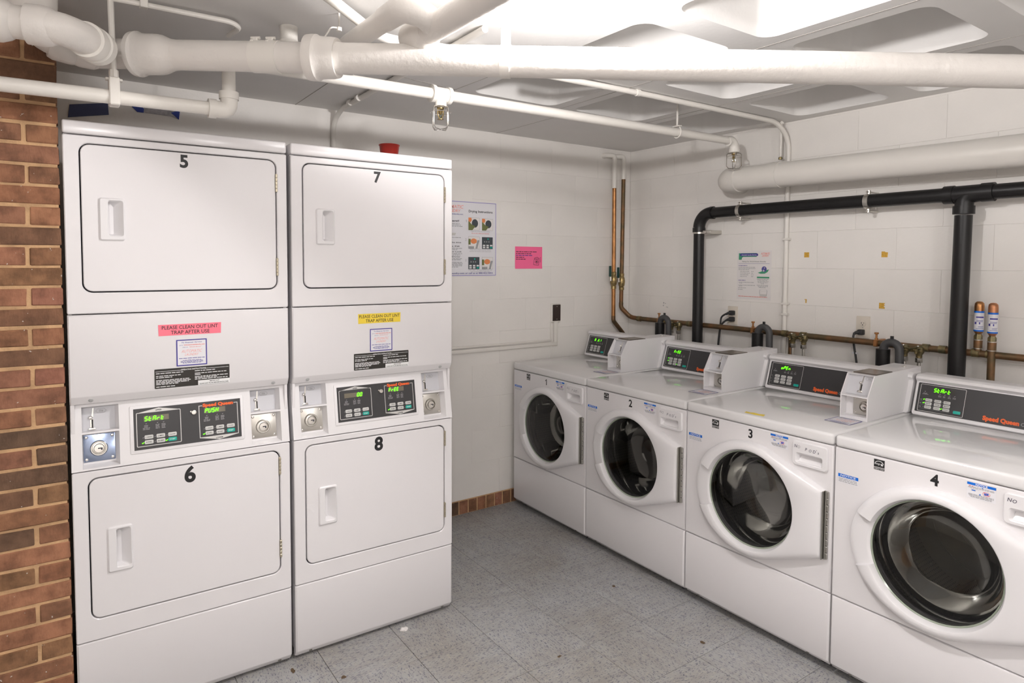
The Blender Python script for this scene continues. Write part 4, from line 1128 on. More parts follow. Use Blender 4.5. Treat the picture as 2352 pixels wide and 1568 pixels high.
# long sweep from the vertical stack at the left
mb = MB(); swp = bend([(-3.437, -1.035, 2.337), (-3.437, -1.03, 2.235), (-3.395, -.99, 2.195), (-3.275, -.965, 2.181)], .07, 5)
mb.tube(swp, [.046] * 3 + [.048] * (len(swp) - 6) + [.046] * 3, 26); mb.build('sweep', 'pipe_paint', dpipe, ang=40)
along('vertical_hub', dpipe, (-3.437, -1.035, 2.245), (-3.437, -1.035, 2.337), [(0, .05), (.10, .060), (.25, .067), (.8, .068), (.86, .062), (1, .062)], 'pipe_paint')
along('sweep_hub', dpipe, (-3.395, -.985, 2.190), (-3.265, -.968, 2.180), [(0, .047), (.1, .053), (.45, .055), (.52, .052), (.60, .055), (.9, .054), (1, .046)], 'pipe_paint')
# hanger
hg = thing('pipe_hanger', 'white strap hanger with bolt holding the thick diagonal drain pipe', 'hanger')
hc = lerp(PA, PB, px_t(-2.302))
mb = MB(); mb.tube([tuple(hc - ax * .014), tuple(hc + ax * .014)], .0475, 28); mb.build('strap', 'pipe_smooth', hg, ang=30)
side = Vector((-ax.y, ax.x, 0))
mb = MB().box(-.014, .014, -.004, .004, 0, .10, r=.002, seg=1); mb.box(-.020, .016, -.007, .007, .055, .068, r=.002, seg=1); mb.lathe([(.007, 0), (.007, .016)], 6, axis='y', c=(-.006, -.012, .062))
o = mb.build('hanger_bar', 'pipe_smooth', hg); o.location = hc + Vector((0, 0, .042)); o.rotation_euler = (0, 0, atan2(ax.y, ax.x))
mb = MB().tube([tuple(hc + Vector((.004, 0, .135))), (hc.x + .004, hc.y, H)], .006, 10); mb.build('rod', 'pipe_smooth', hg)

# trap pipe in front of it at the upper left
ep = thing('waste_elbow_pipe', 'thick white pipe elbow bending away at the upper left above the bricks', 'pipe')
path = bend([(-3.95, -1.30, 2.155), (-3.487, -1.285, 2.138), (-3.372, -1.335, 2.131), (-3.315, -1.29, 2.127), (-3.278, -1.19, 2.135), (-3.278, -1.05, 2.165)], .07, 6)
mb = MB().tube(path, .0405, 26); mb.build('barrel', 'pipe_paint', ep, ang=40)
along('hub', ep, (-3.53, -1.285, 2.139), (-3.462, -1.292, 2.137), [(0, .042), (0, .053), (.35, .055), (.65, .053), (.9, .046), (1, .041)], 'pipe_paint')
along('hub', ep, (-3.435, -1.306, 2.1345), (-3.375, -1.322, 2.132), [(0, .041), (0, .049), (.55, .050), (.8, .047), (1, .0405)], 'pipe_paint')
along('coupling', ep, (-3.314, -1.285, 2.127), (-3.281, -1.20, 2.133), [(0, .0405), (0, .0465), (.35, .0480), (.40, .0440), (.58, .0440), (.62, .049), (1, .0485)], 'pipe_smooth')

# branch drain towards the lamp
br = thing('branch_drain_pipe', 'white pipe under the ceiling running above the big drain pipe towards the lamp', 'pipe')
pp = bend([(-2.60, -1.27, 2.16), (-2.60, -1.285, 2.243), (-2.60, -1.66, 2.235)], .05)
MB().tube(pp, .031, 24).build('barrel', 'pipe_paint', br, ang=40)
pp = bend([(-2.60, -1.60, 2.2365), (-2.60, -1.715, 2.233), (-2.545, -1.745, 2.218), (-2.49, -1.70, 2.204), (-2.50, -1.62, 2.204)], .06)
MB().tube(pp, [.034] + [.036] * (len(pp) - 2) + [.036], 24).build('elbow', 'pipe_paint', br, ang=40)
MB().tube([(-2.50, -1.585, 2.204), (-2.50, -2.95, 2.19)], .0375, 24).build('barrel', 'pipe_paint', br, ang=40)
along('hub', br, (-2.50, -1.575, 2.2045), (-2.50, -1.68, 2.203), [(0, .0375), (.02, .049), (.75, .050), (.85, .046), (1, .038)], 'pipe_paint')

# stub, thin branch, sprinkler and conduit runs
stub = thing('riser_stub', 'short white vertical pipe stub behind the big drain pipe', 'pipe')
MB().tube([(-2.726, -1.09, 2.20), (-2.726, -1.09, H)], .029, 20).build('barrel', 'pipe_smooth', stub)
MB().lathe([(.033, 0), (.033, .012), (.029, .014)], 20, c=(-2.726, -1.09, 2.276)).build('collar', 'pipe_smooth', stub)

sp = thing('sprinkler_pipe', 'thin white sprinkler pipe with two caged heads, running parallel to the back wall', 'pipe')
SY = -1.06; zS = lambda x: 2.199 + (x + 2.724) * .0115
SX0, SX1, ZL = -2.914, -.252, 2.036
MB().tube(bend([(SX0, SY, ZL + .02), (SX0, SY, zS(SX0)), (SX1 - .03, SY, zS(SX1 - .03)), (SX1, SY, 2.205)], .03), .0213, 16).build('barrel', 'pipe_smooth', sp, ang=40)
MB().tube([(-4.3, SY, 2.018), (SX0 - .046, SY, ZL)], .0213, 16).build('barrel', 'pipe_smooth', sp)
mb = MB().tube(bend([(SX0 - .058, SY, ZL), (SX0, SY, ZL), (SX0, SY, ZL + .054)], .035), .027, 16)
mb.tube([(SX0 - .064, SY, ZL), (SX0 - .040, SY, ZL)], .031, 16); mb.tube([(SX0, SY, ZL + .036), (SX0, SY, ZL + .060)], .031, 16)
mb.build('elbow', 'pipe_smooth', sp, ang=40)
tx = Vector((-2.126, SY, zS(-2.126)))
mb = MB().tube([tuple(tx + Vector((-.042, 0, 0))), tuple(tx + Vector((.042, 0, 0)))], .029, 20)
for s in (-1, 1): mb.tube([tuple(tx + Vector((s * .028, 0, 0))), tuple(tx + Vector((s * .043, 0, 0)))], .0345, 20)
mb.tube([tuple(tx), tuple(tx + Vector((0, 0, -.046)))], .024, 18); mb.build('tee', 'pipe_smooth', sp, ang=40)
mb = MB().tube(arc_pts((SX1 - .042, SY, zS(SX1) - .042), .042, pi / 2 + .5, 0, 8, (1, 0, 0), (0, 0, 1)) + [(SX1, SY, zS(SX1) - .058)], .0265, 16); mb.tube([(SX1, SY, zS(SX1) - .040), (SX1, SY, zS(SX1) - .062)], .029, 16)
mb.build('elbow', 'pipe_smooth', sp, ang=40)
def head(p, rz):
    x, y, z = p
    h = MB()
    h.lathe([(.014, 0), (.014, -.010), (.010, -.014), (.006, -.03), (.004, -.034)], 14)
    h.lathe([(.013, -.050), (.013, -.0515)], 16)
    for s in (-1, 1): h.tube([(s * .012, 0, -.010), (s * .013, 0, -.030), (s * .004, 0, -.050)], .0022, 6)
    o = h.build('sprinkler_head', 'brass', sp, ang=40); o.location = p
    g = MB().lathe([(.004, -.016), (.0055, -.022), (.0055, -.04), (.003, -.047)], 10).build('sprinkler_bulb', 'lens', o)
    c = MB()
    for k in range(4):
        a = rz + k * pi / 2; dx, dy = cos(a), sin(a)
        c.tube([(dx * .016, dy * .016, -.004), (dx * .034, dy * .034, -.004), (dx * .040, dy * .040, -.012), (dx * .041, dy * .041, -.074), (dx * .030, dy * .030, -.089), (dx * .002, dy * .002, -.091)], .0028, 6)
    ring = [(.0405 * cos(2 * pi * k / 20), .0405 * sin(2 * pi * k / 20), -.024) for k in range(21)]
    c.tube(ring, .0018, 5); c.tube([(.017 * cos(2 * pi * k / 16), .017 * sin(2 * pi * k / 16), -.004) for k in range(17)], .002, 5)
    c.build('cage', 'chrome', o, ang=60)
head((tx.x, SY, tx.z - .046), .35); head((SX1, SY, zS(SX1) - .062), .8)
def clip(name, label, p, top):
    t = thing(name, label, 'hanger')
    ring = [(p[0], p[1] + .026 * cos(a), p[2] + .002 + .030 * sin(a)) for a in [radians(-230 + 280 * k / 16) for k in range(17)]]
    MB().tube([(p[0] - .006, *q[1:]) for q in ring], .0035, 6).build('loop', 'pipe_smooth', t)
    MB().box(p[0] - .016, p[0] + .006, p[1] - .022, p[1] + .022, p[2] + .028, p[2] + .034, r=.001, seg=1).build('bracket', 'pipe_smooth', t)
    MB().tube([(p[0] - .006, p[1], p[2] + .034), (p[0] - .006, p[1], top)], .0052, 8).build('rod', 'pipe_smooth', t)
clip('pipe_hanger', 'small white rod hanger on the sprinkler pipe, near its right end', (-.725, SY, zS(-.725)), H + .08)
hr = thing('pipe_hanger', 'long white rod hanger on the lower pipe above dryer 5', 'hanger')
MB().tube([(-3.241, SY, H), (-3.237, SY, 2.11)], .0085, 10).build('rod', 'pipe_smooth', hr)
mb = MB().box(-3.251, -3.223, SY - .026, SY + .026, 2.006, 2.088, r=.003, seg=1); mb.tube([(-3.237, SY, 2.078), (-3.237, SY, 2.112)], .013, 8); mb.box(-3.259, -3.215, SY - .010, SY + .010, 2.080, 2.087, r=.001, seg=1)
mb.build('clevis', 'pipe_smooth', hr)

cd = thing('thin_conduit', 'thin white conduit on the ceiling at the upper left ending in a hook', 'conduit')
MB().tube(bend([(-3.7, -1.03, 2.322), (-3.2, -1.066, 2.322), (-2.905, -1.075, 2.320), (-2.872, -1.04, 2.318), (-2.888, -.94, 2.318)], .03), .0085, 10).build('barrel', 'pipe_smooth', cd)
MB().box(-3.166, -3.144, -1.084, -1.056, 2.310, H, r=.002, seg=1).build('strap', 'pipe_smooth', cd)
dg = thing('slanted_conduit', 'white conduit slanting behind the branch drain pipe under the ceiling', 'conduit')
MB().tube(bend([(-2.95, -1.695, 2.30), (-2.47, -1.275, 2.30), (-2.1, -1.31, 2.305)], .06), .0165, 12).build('barrel', 'pipe_smooth', dg)
wh = thing('wire_hanger', 'small white wire hook hanging beside the branch drain pipe', 'hanger')
MB().tube([(-2.63, -1.31, H), (-2.632, -1.315, 2.29)], .003, 6).build('rod', 'pipe_smooth', wh)
mb = MB().lathe([(.009, 0), (.009, .012)], 8, c=(-2.632, -1.315, 2.278)); mb.tube(bend([(-2.632, -1.315, 2.288), (-2.66, -1.32, 2.284), (-2.69, -1.33, 2.235)], .01), .0025, 6); mb.build('hook', 'pipe_smooth', wh)
cc = thing('wall_conduit', 'white conduit running along the ceiling and down the back wall behind the dryers', 'conduit')
MB().tube(bend([(-2.197, -1.5, 2.322), (-2.185, -.12, 2.322), (-2.192, -.013, 2.27), (-2.194, -.013, 1.2)], .12, 8), .0125, 12).build('barrel', 'pipe_smooth', cc)
for y in (-.27, -.38): MB().tube([(-2.196, y, 2.3225), (-2.196, y + .02, 2.3225)], .0155, 12).build('strap', 'pipe_smooth', cc)
rc = thing('wall_conduit', 'white conduit running along the ceiling and down the right wall behind the waste pipe', 'conduit')
MB().tube(bend([(-1.75, -1.20, 2.320), (-1.2, -1.222, 2.322), (-.12, -1.238, 2.322), (-.014, -1.243, 2.24), (-.0145, -1.246, .2)], .11, 8), .0128, 12).build('barrel', 'pipe_smooth', rc)
MB().tube([(-1.20, -1.222, 2.322), (-1.18, -1.2225, 2.322)], .0162, 12).build('strap', 'pipe_smooth', rc)
for z in (1.68, 1.315, 1.255): MB().box(-.028, -.001, -1.267, -1.225, z - .006, z + .006, r=.002, seg=1).build('strap', 'pipe_smooth', rc)
pr = thing('hanging_rod', 'thin white rod with a nut hanging beside the wall conduit', 'rod')
MB().tube([(-.055, -1.223, H), (-.055, -1.221, 2.14)], .006, 8).build('rod', 'pipe_smooth', pr)
MB().lathe([(.011, 0), (.011, .012), (.006, .014), (.006, .02)], 6, c=(-.055, -1.221, 2.125)).build('nut', 'brass_old', pr)
MB().lathe([(.013, 0), (.013, .01), (.004, .014)], 10, c=(-.055, -1.223, H - .016)).build('cap', 'pipe_smooth', pr)

# ------------------------------------------------------------------ pipes on the right wall
wp = thing('white_waste_pipe', 'fat white pipe with capped elbow end along the upper right wall', 'pipe')
WX = -.16
zW = lambda y: 2.031 + (y + .87) * .0155
rW = .067
pp = bend([(WX + .10, -.885, zW(-.885) - .01), (WX, -.885, zW(-.885)), (WX, -3.4, zW(-3.4))], .09, 10)
MB().tube([(WX, -1.0, zW(-1)), (WX, -3.38, zW(-3.38))], rW, 32).build('barrel', 'pipe_smooth', wp)
mb = MB(); mb.tube([(-.0, -.93, 2.026), (-.05, -.93, 2.026), (-.09, -.932, 2.027), (-.125, -.945, 2.028), (-.15, -.97, 2.028), (-.16, -1.0, 2.028), (-.16, -1.03, 2.027)], [rW * 1.0, rW * 1.02, rW * 1.05, rW * 1.07, rW * 1.08, rW * 1.08, rW * 1.08], 30)
mb.build('elbow', 'pipe_smooth', wp, ang=50)
MB().tube([(WX, -1.235, zW(-1.235)), (WX, -1.295, zW(-1.295))], [rW * 1.045, rW * 1.045], 32).build('coupling', 'pipe_smooth', wp)

bp = thing('black_waste_pipe', 'black plastic waste pipe with elbow and tee on the right wall', 'pipe')
BX, rB = -.10, .0325
zB = 1.851
MB().tube([(BX, -.80, zB), (BX, -3.45, zB + .006)], rB, 28).build('barrel', 'abs', bp)
MB().tube([(BX, -.702, 1.76), (BX, -.706, .35)], rB, 28).build('barrel', 'abs', bp)
MB().tube([(BX, -2.148, 1.76), (BX, -2.138, .35)], .0345, 28).build('barrel', 'abs', bp)
mb = MB(); e = arc_pts((BX, -.79, zB - .088), .088, 0, pi / 2, 10, (0, 1, 0), (0, 0, 1))
mb.tube(e, .0365, 26); mb.tube([e[0], (BX, e[0][1], e[0][2] - .028)], .0395, 26); mb.tube([e[-1], (BX, e[-1][1] - .02, e[-1][2])], .0385, 26); mb.build('elbow', 'abs', bp, ang=40)
mb = MB(); mb.tube([(BX, -2.085, zB + .002), (BX, -2.255, zB + .003)], .037, 26)
mb.tube([(BX, -2.07, zB + .002), (BX, -2.11, zB + .002)], .0405, 26); mb.tube([(BX, -2.215, zB + .003), (BX, -2.262, zB + .003)], .0405, 26)
mb.tube(bend([(BX, -2.24, zB + .003), (BX, -2.15, zB - .005), (BX, -2.148, zB - .075)], .075, 8), .036, 26); mb.tube([(BX, -2.148, 1.80), (BX, -2.148, 1.765)], .0425, 26); mb.build('tee', 'abs', bp, ang=40)
def strap(p, axis):
    mb = MB()
    if axis == 'y':
        mb.tube([(p[0], p[1] - .0115, p[2]), (p[0], p[1] + .0115, p[2])], .0368, 26)
        for s in (1, -1): mb.lathe([(.009, 0), (.009, .018)], 8, c=(p[0] + .004, p[1], p[2] + (.036 if s > 0 else -.054))); mb.tube([(p[0] - .02, p[1], p[2] + s * .046), (0, p[1], p[2] + s * .046)], .004, 6)
    else:
        mb.tube([(p[0], p[1], p[2] - .008), (p[0], p[1], p[2] + .008)], .0358, 26)
        mb.box(p[0] - .012, p[0] + .1, p[1] - .095, p[1] - .030, p[2] - .010, p[2] + .012, r=.002, seg=1); mb.lathe([(.007, 0), (.007, .006)], 8, axis='x', c=(p[0] - .019, p[1] - .06, p[2]))
    mb.build('pipe_clamp', 'steel', bp, ang=40)['label'] = 'galvanised pipe clamp'
strap((BX, -.998, zB), 'y'); strap((BX, -1.733, zB), 'y'); strap((BX, -.702, 1.733), 'z')

# copper supply
cp1 = thing('copper_supply_pipe', 'brown copper supply pipe coming down the corner and running along the right wall', 'pipe')
CX, CR = -.07, .0155
zC = 1.153
def tubeon(parent, pts, r, m, name='barrel', n=14, lab=None):
    o = MB().tube(pts, r, n).build(name, m, parent, ang=40)
    if lab: o['label'] = lab
    return o
tubeon(cp1, bend([(-.175, .01, 2.283), (-.165, -.038, 2.285), (-.118, -.05, 2.285), (-.118, -.05, 2.128)], .03), .0165, 'pipe_smooth', 'painted_section', lab='white painted upper end')
tubeon(cp1, [(-.118, -.05, 2.13), (-.125, -.05, 1.25)], .014, 'copper_old')
tubeon(cp1, bend([(-.125, -.05, 1.26), (-.126, -.05, 1.225), (-.075, -.09, 1.158), (-.07, -.16, zC), (-.07, -.30, zC)], .03), .0155, 'copper_old', 'elbow')
tubeon(cp1, [(CX, -.25, zC), (CX, -3.4, zC - .004)], CR, 'copper_old')
for y in (-.16, -.41, -.60, -1.27, -1.38, -1.99, -2.06, -2.19, -2.245): tubeon(cp1, [(CX, y, zC - .001), (CX, y - .03, zC - .001)], .0185, 'brass_old', 'joint')
cp2 = thing('copper_riser_pipe', 'bright copper riser with brass valve in the corner, bending behind washer 1', 'pipe')
tubeon(cp2, bend([(-.27, .01, 2.283), (-.258, -.038, 2.285), (-.205, -.05, 2.285), (-.205, -.05, 2.06)], .03), .0165, 'pipe_smooth', 'painted_section', lab='white painted upper end')
tubeon(cp2, [(-.205, -.05, 2.065), (-.199, -.05, 1.16)], .014, 'copper')
tubeon(cp2, bend([(-.199, -.05, 1.17), (-.199, -.05, 1.135), (-.095, -.055, 1.03), (-.06, -.06, .70)], .03), .0145, 'copper_old', 'elbow')
def ball_valve(parent, x, z):
    o = MB().lathe([(.015, -.062), (.0185, -.06), (.0185, -.042), (.016, -.04), (.022, -.025), (.025, 0), (.022, .022), (.016, .036), (.0185, .038), (.0185, .055), (.015, .058)], 12, c=(x, -.05, z)).build('valve_body', 'brass', parent, ang=30)
    mb = MB(); mb.tube([(x, -.05, z), (x - .040, -.062, z)], .007, 8); mb.box(x - .046, x - .038, -.069, -.055, z - .006, z + .03, r=.002, seg=1); mb.build('valve_stem', 'steel', o)
    MB().box(x - .050, x - .041, -.072, -.052, z + .025, z + .10, r=.003, seg=2).build('valve_lever', 'valve_green', o)['label'] = 'dark green valve lever'
ball_valve(cp2, -.2005, 1.42); ball_valve(cp1, -.1235, 1.41)
for y in (-.366, -1.088, -1.784):
    t_ = MB().box(CX - .024, 0, y - .010, y + .010, zC - .018, zC + .016, r=.003, seg=1)
    t_.lathe([(.008, 0), (.008, .012), (.005, .012), (.005, .03), (.010, .032), (.010, .04)], 10, c=(CX - .01, y, zC + .012))
    t_.build('pipe_bracket', 'copper', cp1)['label'] = 'orange copper hanger bracket'

# faucet pairs
for k, (y0, lab) in enumerate(((-.51, 'twin brass supply valves between the first washers, hoses going down'), (-1.375, 'twin brass supply valves above the third washer console, hoses going down'), (-1.95, 'twin brass supply valves beside the black vertical pipe, hoses going down'))):
    t = thing('supply_valve_pair', lab, 'valve', (-.085, y0, 1.14))
    for s in (1, -1):
        def vb(mb):
            mb.lathe([(.011, -.036), (.0135, -.034), (.0135, -.022), (.020, -.012), (.0225, .002), (.019, .014), (.009, .021), (.001, .022)], 14)
            mb.tube([(0, 0, 0), (.03, 0, .008)], .012, 10)
            for q in range(5): mb.tube([(-.012, 0, 0), (-.026, .017 * cos(q * 2 * pi / 5), .017 * sin(q * 2 * pi / 5))], .005, 6)
            mb.tube([(-.012, 0, 0), (-.03, 0, 0)], .007, 8)
        o = part(('fvalve',), 'valve', t, vb, 'brass_old'); o.location = (0, s * .032, 0)
        g = part(('fscrew',), 'screw', t, lambda mb: mb.lathe([(.0055, 0), (.0045, .003), (.001, .004)], 10), 'chrome'); g.location = (-.012, s * .032, .018)
        h = part(('fhose',), 'hose', t, lambda mb: (mb.lathe([(.015, -.058), (.0165, -.056), (.0165, -.038), (.013, -.035)], 8), mb.tube([(0, 0, -.06), (0, 0, -.12), (.01, 0, -.5)], .0085, 10)), 'steel', label='braided steel supply hose'); h.location = (0, s * .032, 0)
    if k == 1: part(('fdrop',), 'drop_pipe', t, lambda mb: mb.tube([(.005, .045, .01), (.005, .045, -.5)], .0145, 12), 'copper_old')
    part(('fbridge',), 'bridge', t, lambda mb: (mb.box(.0, .02, -.03, .03, -.012, .012, r=.003, seg=1), mb.tube([(-.018, .03, .012), (-.028, 0, .006), (-.018, -.03, .012)], .004, 6)), 'brass_old')

# standpipes with washer drain hoses hooked in
for k, (y0, zt_, lab) in enumerate(((-.455, 1.150, 'black standpipe with grey hose hooked in, in the far corner near the copper risers'), (-1.185, 1.150, 'black standpipe with grey hose hooked in, beside the cords under the laminated notice'), (-1.868, 1.135, 'black standpipe with grey hose hooked in, beside the outlet cord under ochre tape'))):
    t = thing('standpipe', lab, 'pipe', (-.15, y0 + .0, 0))
    part(('sp', k), 'barrel', t, lambda mb: (mb.tube([(0, .018, .35), (0, .018, zt_)], .031, 22)), 'abs')
    hp = arc_pts((0, -.020, zt_ + .0), .036, 0, pi, 12, (0, 1, 0), (0, 0, 1))
    part(('sph', k), 'drain_hose', t, lambda mb: mb.tube([(0, .016, zt_ - .05)] + hp + [(0, -.058, zt_ - .08), (-.01, -.07, .7)], .0185, 16), 'hose', label='dark grey corrugated drain hose')
    part(('spc', k), 'hose_clamp', t, lambda mb: (mb.lathe([(.035, 0), (.036, .004), (.036, .010), (.034, .014)], 22, c=(0, .018, zt_ - .098)), mb.box(-.012, .004, .048, .068, zt_ - .096, zt_ - .086, r=.001, seg=1), mb.tube([(-.02, -.06, zt_ - .090), (-.02, .03, zt_ - .090)], .0045, 8)), 'chrome')
    part(('spt', k), 'cable_tie', t, lambda mb: mb.box(-.004, .004, -.028, -.014, zt_ + .05, zt_ + .066, r=.001, seg=1), 'rubber')

# water hammer arrestors
for y, z0, lo, m, lab in ((-2.212, 1.235, zC, 'copper', 'copper hammer arrestor with blue and white label, nearer the black pipe'), (-2.268, 1.232, .95, 'copper_new', 'copper hammer arrestor with blue and white label, farther from the black pipe')):
    t = thing('hammer_arrestor', lab, 'pipe fitting', (CX - (.012 if lo < 1 else 0), y, 0))
    MB().lathe([(.010, z0), (.017, z0 + .012), (.0185, z0 + .02), (.0185, z0 + .125), (.017, z0 + .138), (.010, z0 + .145), (.001, z0 + .146)], 20).build('cylinder', m, t, ang=40)
    lb = MB().lathe([(.0188, z0 + .018), (.0188, z0 + .104)], 20, cap0=False, cap1=False).build('label_wrap', 'paper', t)
    b = MB()
    for a_, c_ in ((.096, .104), (.014, .021)): b.lathe([(.0190, z0 + a_), (.0190, z0 + c_)], 20, cap0=False, cap1=False)
    b.build('label_band', 'sky_ink', lb)
    pr_ = MB(); rn = random.Random(17)
    for zo, hh_, a0, a1 in ((.074, .006, 165, 260), (.062, .0018, 170, 250), (.057, .0018, 170, 245), (.046, .010, 150, 172), (.046, .009, 200, 214), (.036, .0016, 190, 255), (.031, .0016, 190, 250), (.026, .0016, 165, 255)):
        aa = [radians(a0 + (a1 - a0) * q / 8) for q in range(9)]
        pr_.loops([[(.0191 * cos(a), .0191 * sin(a), z0 + zo + dz) for a in aa] for dz in (0, hh_)], closed=False, cap1=False)
    pr_.build('label_print', 'blue_ink', lb)
    MB().lathe([(.0165, z0 - .022), (.0165, z0 - .006), (.012, z0), (.012, z0 + .006)], 6).build('nut', 'brass_old', t)
    MB().lathe([(.0162, z0 - .026), (.018, z0 - .025), (.018, z0 - .022), (.016, z0 - .021)], 16).build('ring', 'steel', t)
    MB().tube([(0, 0, z0 - .024), (0, 0, z0 - .062)], .0165, 16).build('adapter', 'copper_old', t)
    MB().tube([(0, 0, z0 - .055), (0, 0, lo)], .0148, 16).build('stem', 'copper_old', t)
    MB().lathe([(.0162, z0 - .064), (.0175, z0 - .063), (.0175, z0 - .060), (.016, z0 - .059)], 16).build('ring', 'steel', t)
    if lo < 1: MB().lathe([(.018, lo), (.018, lo + .02), (.015, lo + .022)], 16).build('collar', 'brass_old', t)

# ------------------------------------------------------------------ things on the walls
def outlet(y, z0, z1, label):
    t = thing('outlet', label, 'outlet', (0, y, (z0 + z1) / 2), -pi / 2)
    part(('oplate',), 'plate', t, lambda mb: (setattr(mb, 'T', FRONT(0)), mb.plate(rrect(-.035, .035, -.0575, .0575, .004, 3), 0, .006, bev=.003)), 'ivory')
    for s in (1, -1):
        r = part(('orec',), 'receptacle', t, lambda mb: (setattr(mb, 'T', FRONT(0)), mb.plate([(.0165 * cos(2 * pi * k / 20), max(-.0135, min(.0135, .0165 * sin(2 * pi * k / 20)))) for k in range(20)], .005, .009, bev=.001)), 'ivory'); r.location = (0, 0, s * .0195)
        q = part(('oslots',), 'slots', t, lambda mb: (setattr(mb, 'T', FRONT(-.0092)), mb.rect(-.0075, -.005, -.001, .007), mb.rect(.005, .0072, 0, .0065), mb.disc(0, -.0065, .0027, 0, 8)), 'black_ink', flat=True); q.location = (0, 0, s * .0195)
    part(('oscr',), 'screw', t, lambda mb: (setattr(mb, 'T', FRONT(0)), mb.lathe([(.0035, .006), (.0035, .0072), (.001, .0078)], 8)), 'steel')
    return t
outlet(-.891, 1.164, 1.280, 'ivory outlet under the laminated notice with two black plugs')
outlet(-1.679, 1.159, 1.275, 'ivory outlet below the ochre tape squares with one black plug')
def cord(y, z, path, label):
    t = thing('power_cord', label, 'cord')
    mb = MB().box(-.040, -.0095, y - .014, y + .014, z - .015, z + .013, r=.005, seg=2); mb.tube([(-.030, y + .004, z), (-.044, y + .018, z - .005), (-.048, y + .026, z - .012)], [.011, .008, .005], 10)
    mb.build('plug', 'rubber', t)
    MB().tube(bend(path, .05, 5), .0055, 8).build('cable', 'rubber', t)
    return t
cord(-.901, 1.241, [(-.046, -.878, 1.235), (-.055, -.846, 1.215), (-.055, -.838, 1.13), (-.055, -.826, 1.03), (-.06, -.82, .75)], 'black plug and cord in upper socket under the laminated notice')
cord(-.901, 1.202, [(-.046, -.878, 1.196), (-.062, -.850, 1.165), (-.060, -.842, 1.12), (-.062, -.834, 1.03), (-.065, -.83, .75)], 'black plug and cord in lower socket under the laminated notice')
c3 = cord(-1.680, 1.194, [(-.046, -1.657, 1.190), (-.053, -1.655, 1.165), (-.050, -1.660, 1.12), (-.050, -1.678, 1.03), (-.055, -1.685, .75)], 'black plug and cord in the outlet below the ochre tape')
MB().box(-.054, -.046, -1.680, -1.652, 1.082, 1.090, r=.001, seg=1).build('cable_tag', 'paper', c3)

def paper_sheet(name, label, cat, T, x0, x1, y0, y1, m, curl=.0):
    mb = MB(); mb.T = T
    n = 8; vs = []; fs = []
    for i in range(n + 1):
        for j in range(n + 1):
            u, v = i / n, j / n
            z = .0012 + curl * (max(0, .25 - v) * 4) ** 2 * (.5 + .5 * sin(u * 9))
            vs.append((x0 + (x1 - x0) * u, y0 + (y1 - y0) * v, z))
    for i in range(n):
        for j in range(n):
            a = i * (n + 1) + j; fs.append((a, a + n + 1, a + n + 2, a + 1))
    mb.add(vs, fs)
    return tag(mb.flat(name, m), label, cat)

def printed(parent, T, name, m, fn):
    mb = MB(); mb.T = T; fn(mb); return mb.flat(name, m, parent)

# drying instructions poster (wider than what shows beside the dryer)
PT = FRONT(0)
x0, x1, y0, y1 = -1.765, -1.158, 1.4565, 1.9065
po = paper_sheet('instruction_poster', 'white drying instructions poster with lilac border behind the dryers', 'poster', PT, x0, x1, y0, y1, 'paper')
P1, P2, P3 = FRONT(-.0022), FRONT(-.0026), FRONT(-.0030)
printed(po, P1, 'border', 'lilac_ink', lambda mb: mb.outline(rrect(x0 + .003, x1 - .003, y0 + .003, y1 - .003, .001, 1), .0032))
printed(po, P1, 'title_lettering', 'black_ink', lambda mb: mb.text('Drying Instructions', -1.3575, 1.842, .0135, bold=.014, fit=.172))
printed(po, P1, 'lettering', 'black_ink', lambda mb: (mb.text('Important!', -1.560, 1.782, .010, bold=.02, fit=.135),
    [mb.text(s_, xx, yy, .0075, bold=.012, fit=ff) for s_, xx, yy, ff in (('At the end of the time', -1.60, 1.655, .19), ('Clear at Fill', -1.56, 1.632, .137), ('Clear at Door Lock', -1.58, 1.600, .173), ('Clear at Door', -1.57, 1.570, .155))]))
def grey_print(mb):
    mb.text('1', -1.378, 1.782, .014, bold=-.005); mb.text('2', -1.381, 1.670, .014, bold=-.005); mb.text('3', -1.381, 1.546, .014, bold=-.005)
    mb.text('Open lint screen and load clothes', -1.2725, 1.7255, .0062, 'C', fit=.135)
    mb.text('Swipe card or insert coins for desired', -1.2735, 1.6145, .0062, 'C', fit=.148); mb.text('machine and choose cycle temperature', -1.2735, 1.6045, .0062, 'C', fit=.155)
    mb.text('Press "Start".  For additional dry time, add', -1.2735, 1.4905, .0062, 'C', fit=.168); mb.text('coins or swipe card in reader again.', -1.2735, 1.4805, .0062, 'C', fit=.14)
    rn = random.Random(21)
    for y, e in ((1.769, .045), (1.761, .052), (1.753, .068), (1.686, .055), (1.622, .066), (1.614, .03), (1.590, .063), (1.582, .05), (1.560, .062), (1.553, .052), (1.538, .062), (1.531, .066), (1.524, .064), (1.517, .062), (1.510, .04)): words_line(mb, -1.60, -1.466 + e, y, .0046, rn)
printed(po, P1, 'small_print', 'grey_ink', grey_print)
printed(po, P1, 'lettering', 'red_ink', lambda mb: mb.text('Do not dry rubberized materials', -1.2735, 1.7135, .0062, 'C', fit=.125))
printed(po, P1, 'lettering', 'blue_ink', lambda mb: mb.text('www.automaticlaundry.com or call us at 888.422.5855', -1.1835, 1.470, .0095, 'R', bold=.012, fit=.42))
printed(po, P1, 'lettering', 'blue_ink', lambda mb: mb.text('www.automaticlaundry.com', -1.3975, 1.824, .007, 'R', bold=.012, fit=.145))
printed(po, P1, 'logo_lettering', 'pink_ink', lambda mb: (mb.text('AUTOMATIC', -1.394, 1.861, .020, 'R', shear=.2, bold=.02, fit=.17), mb.text('LAUNDRY', -1.414, 1.838, .017, 'R', shear=.2, bold=.02, fit=.12)))
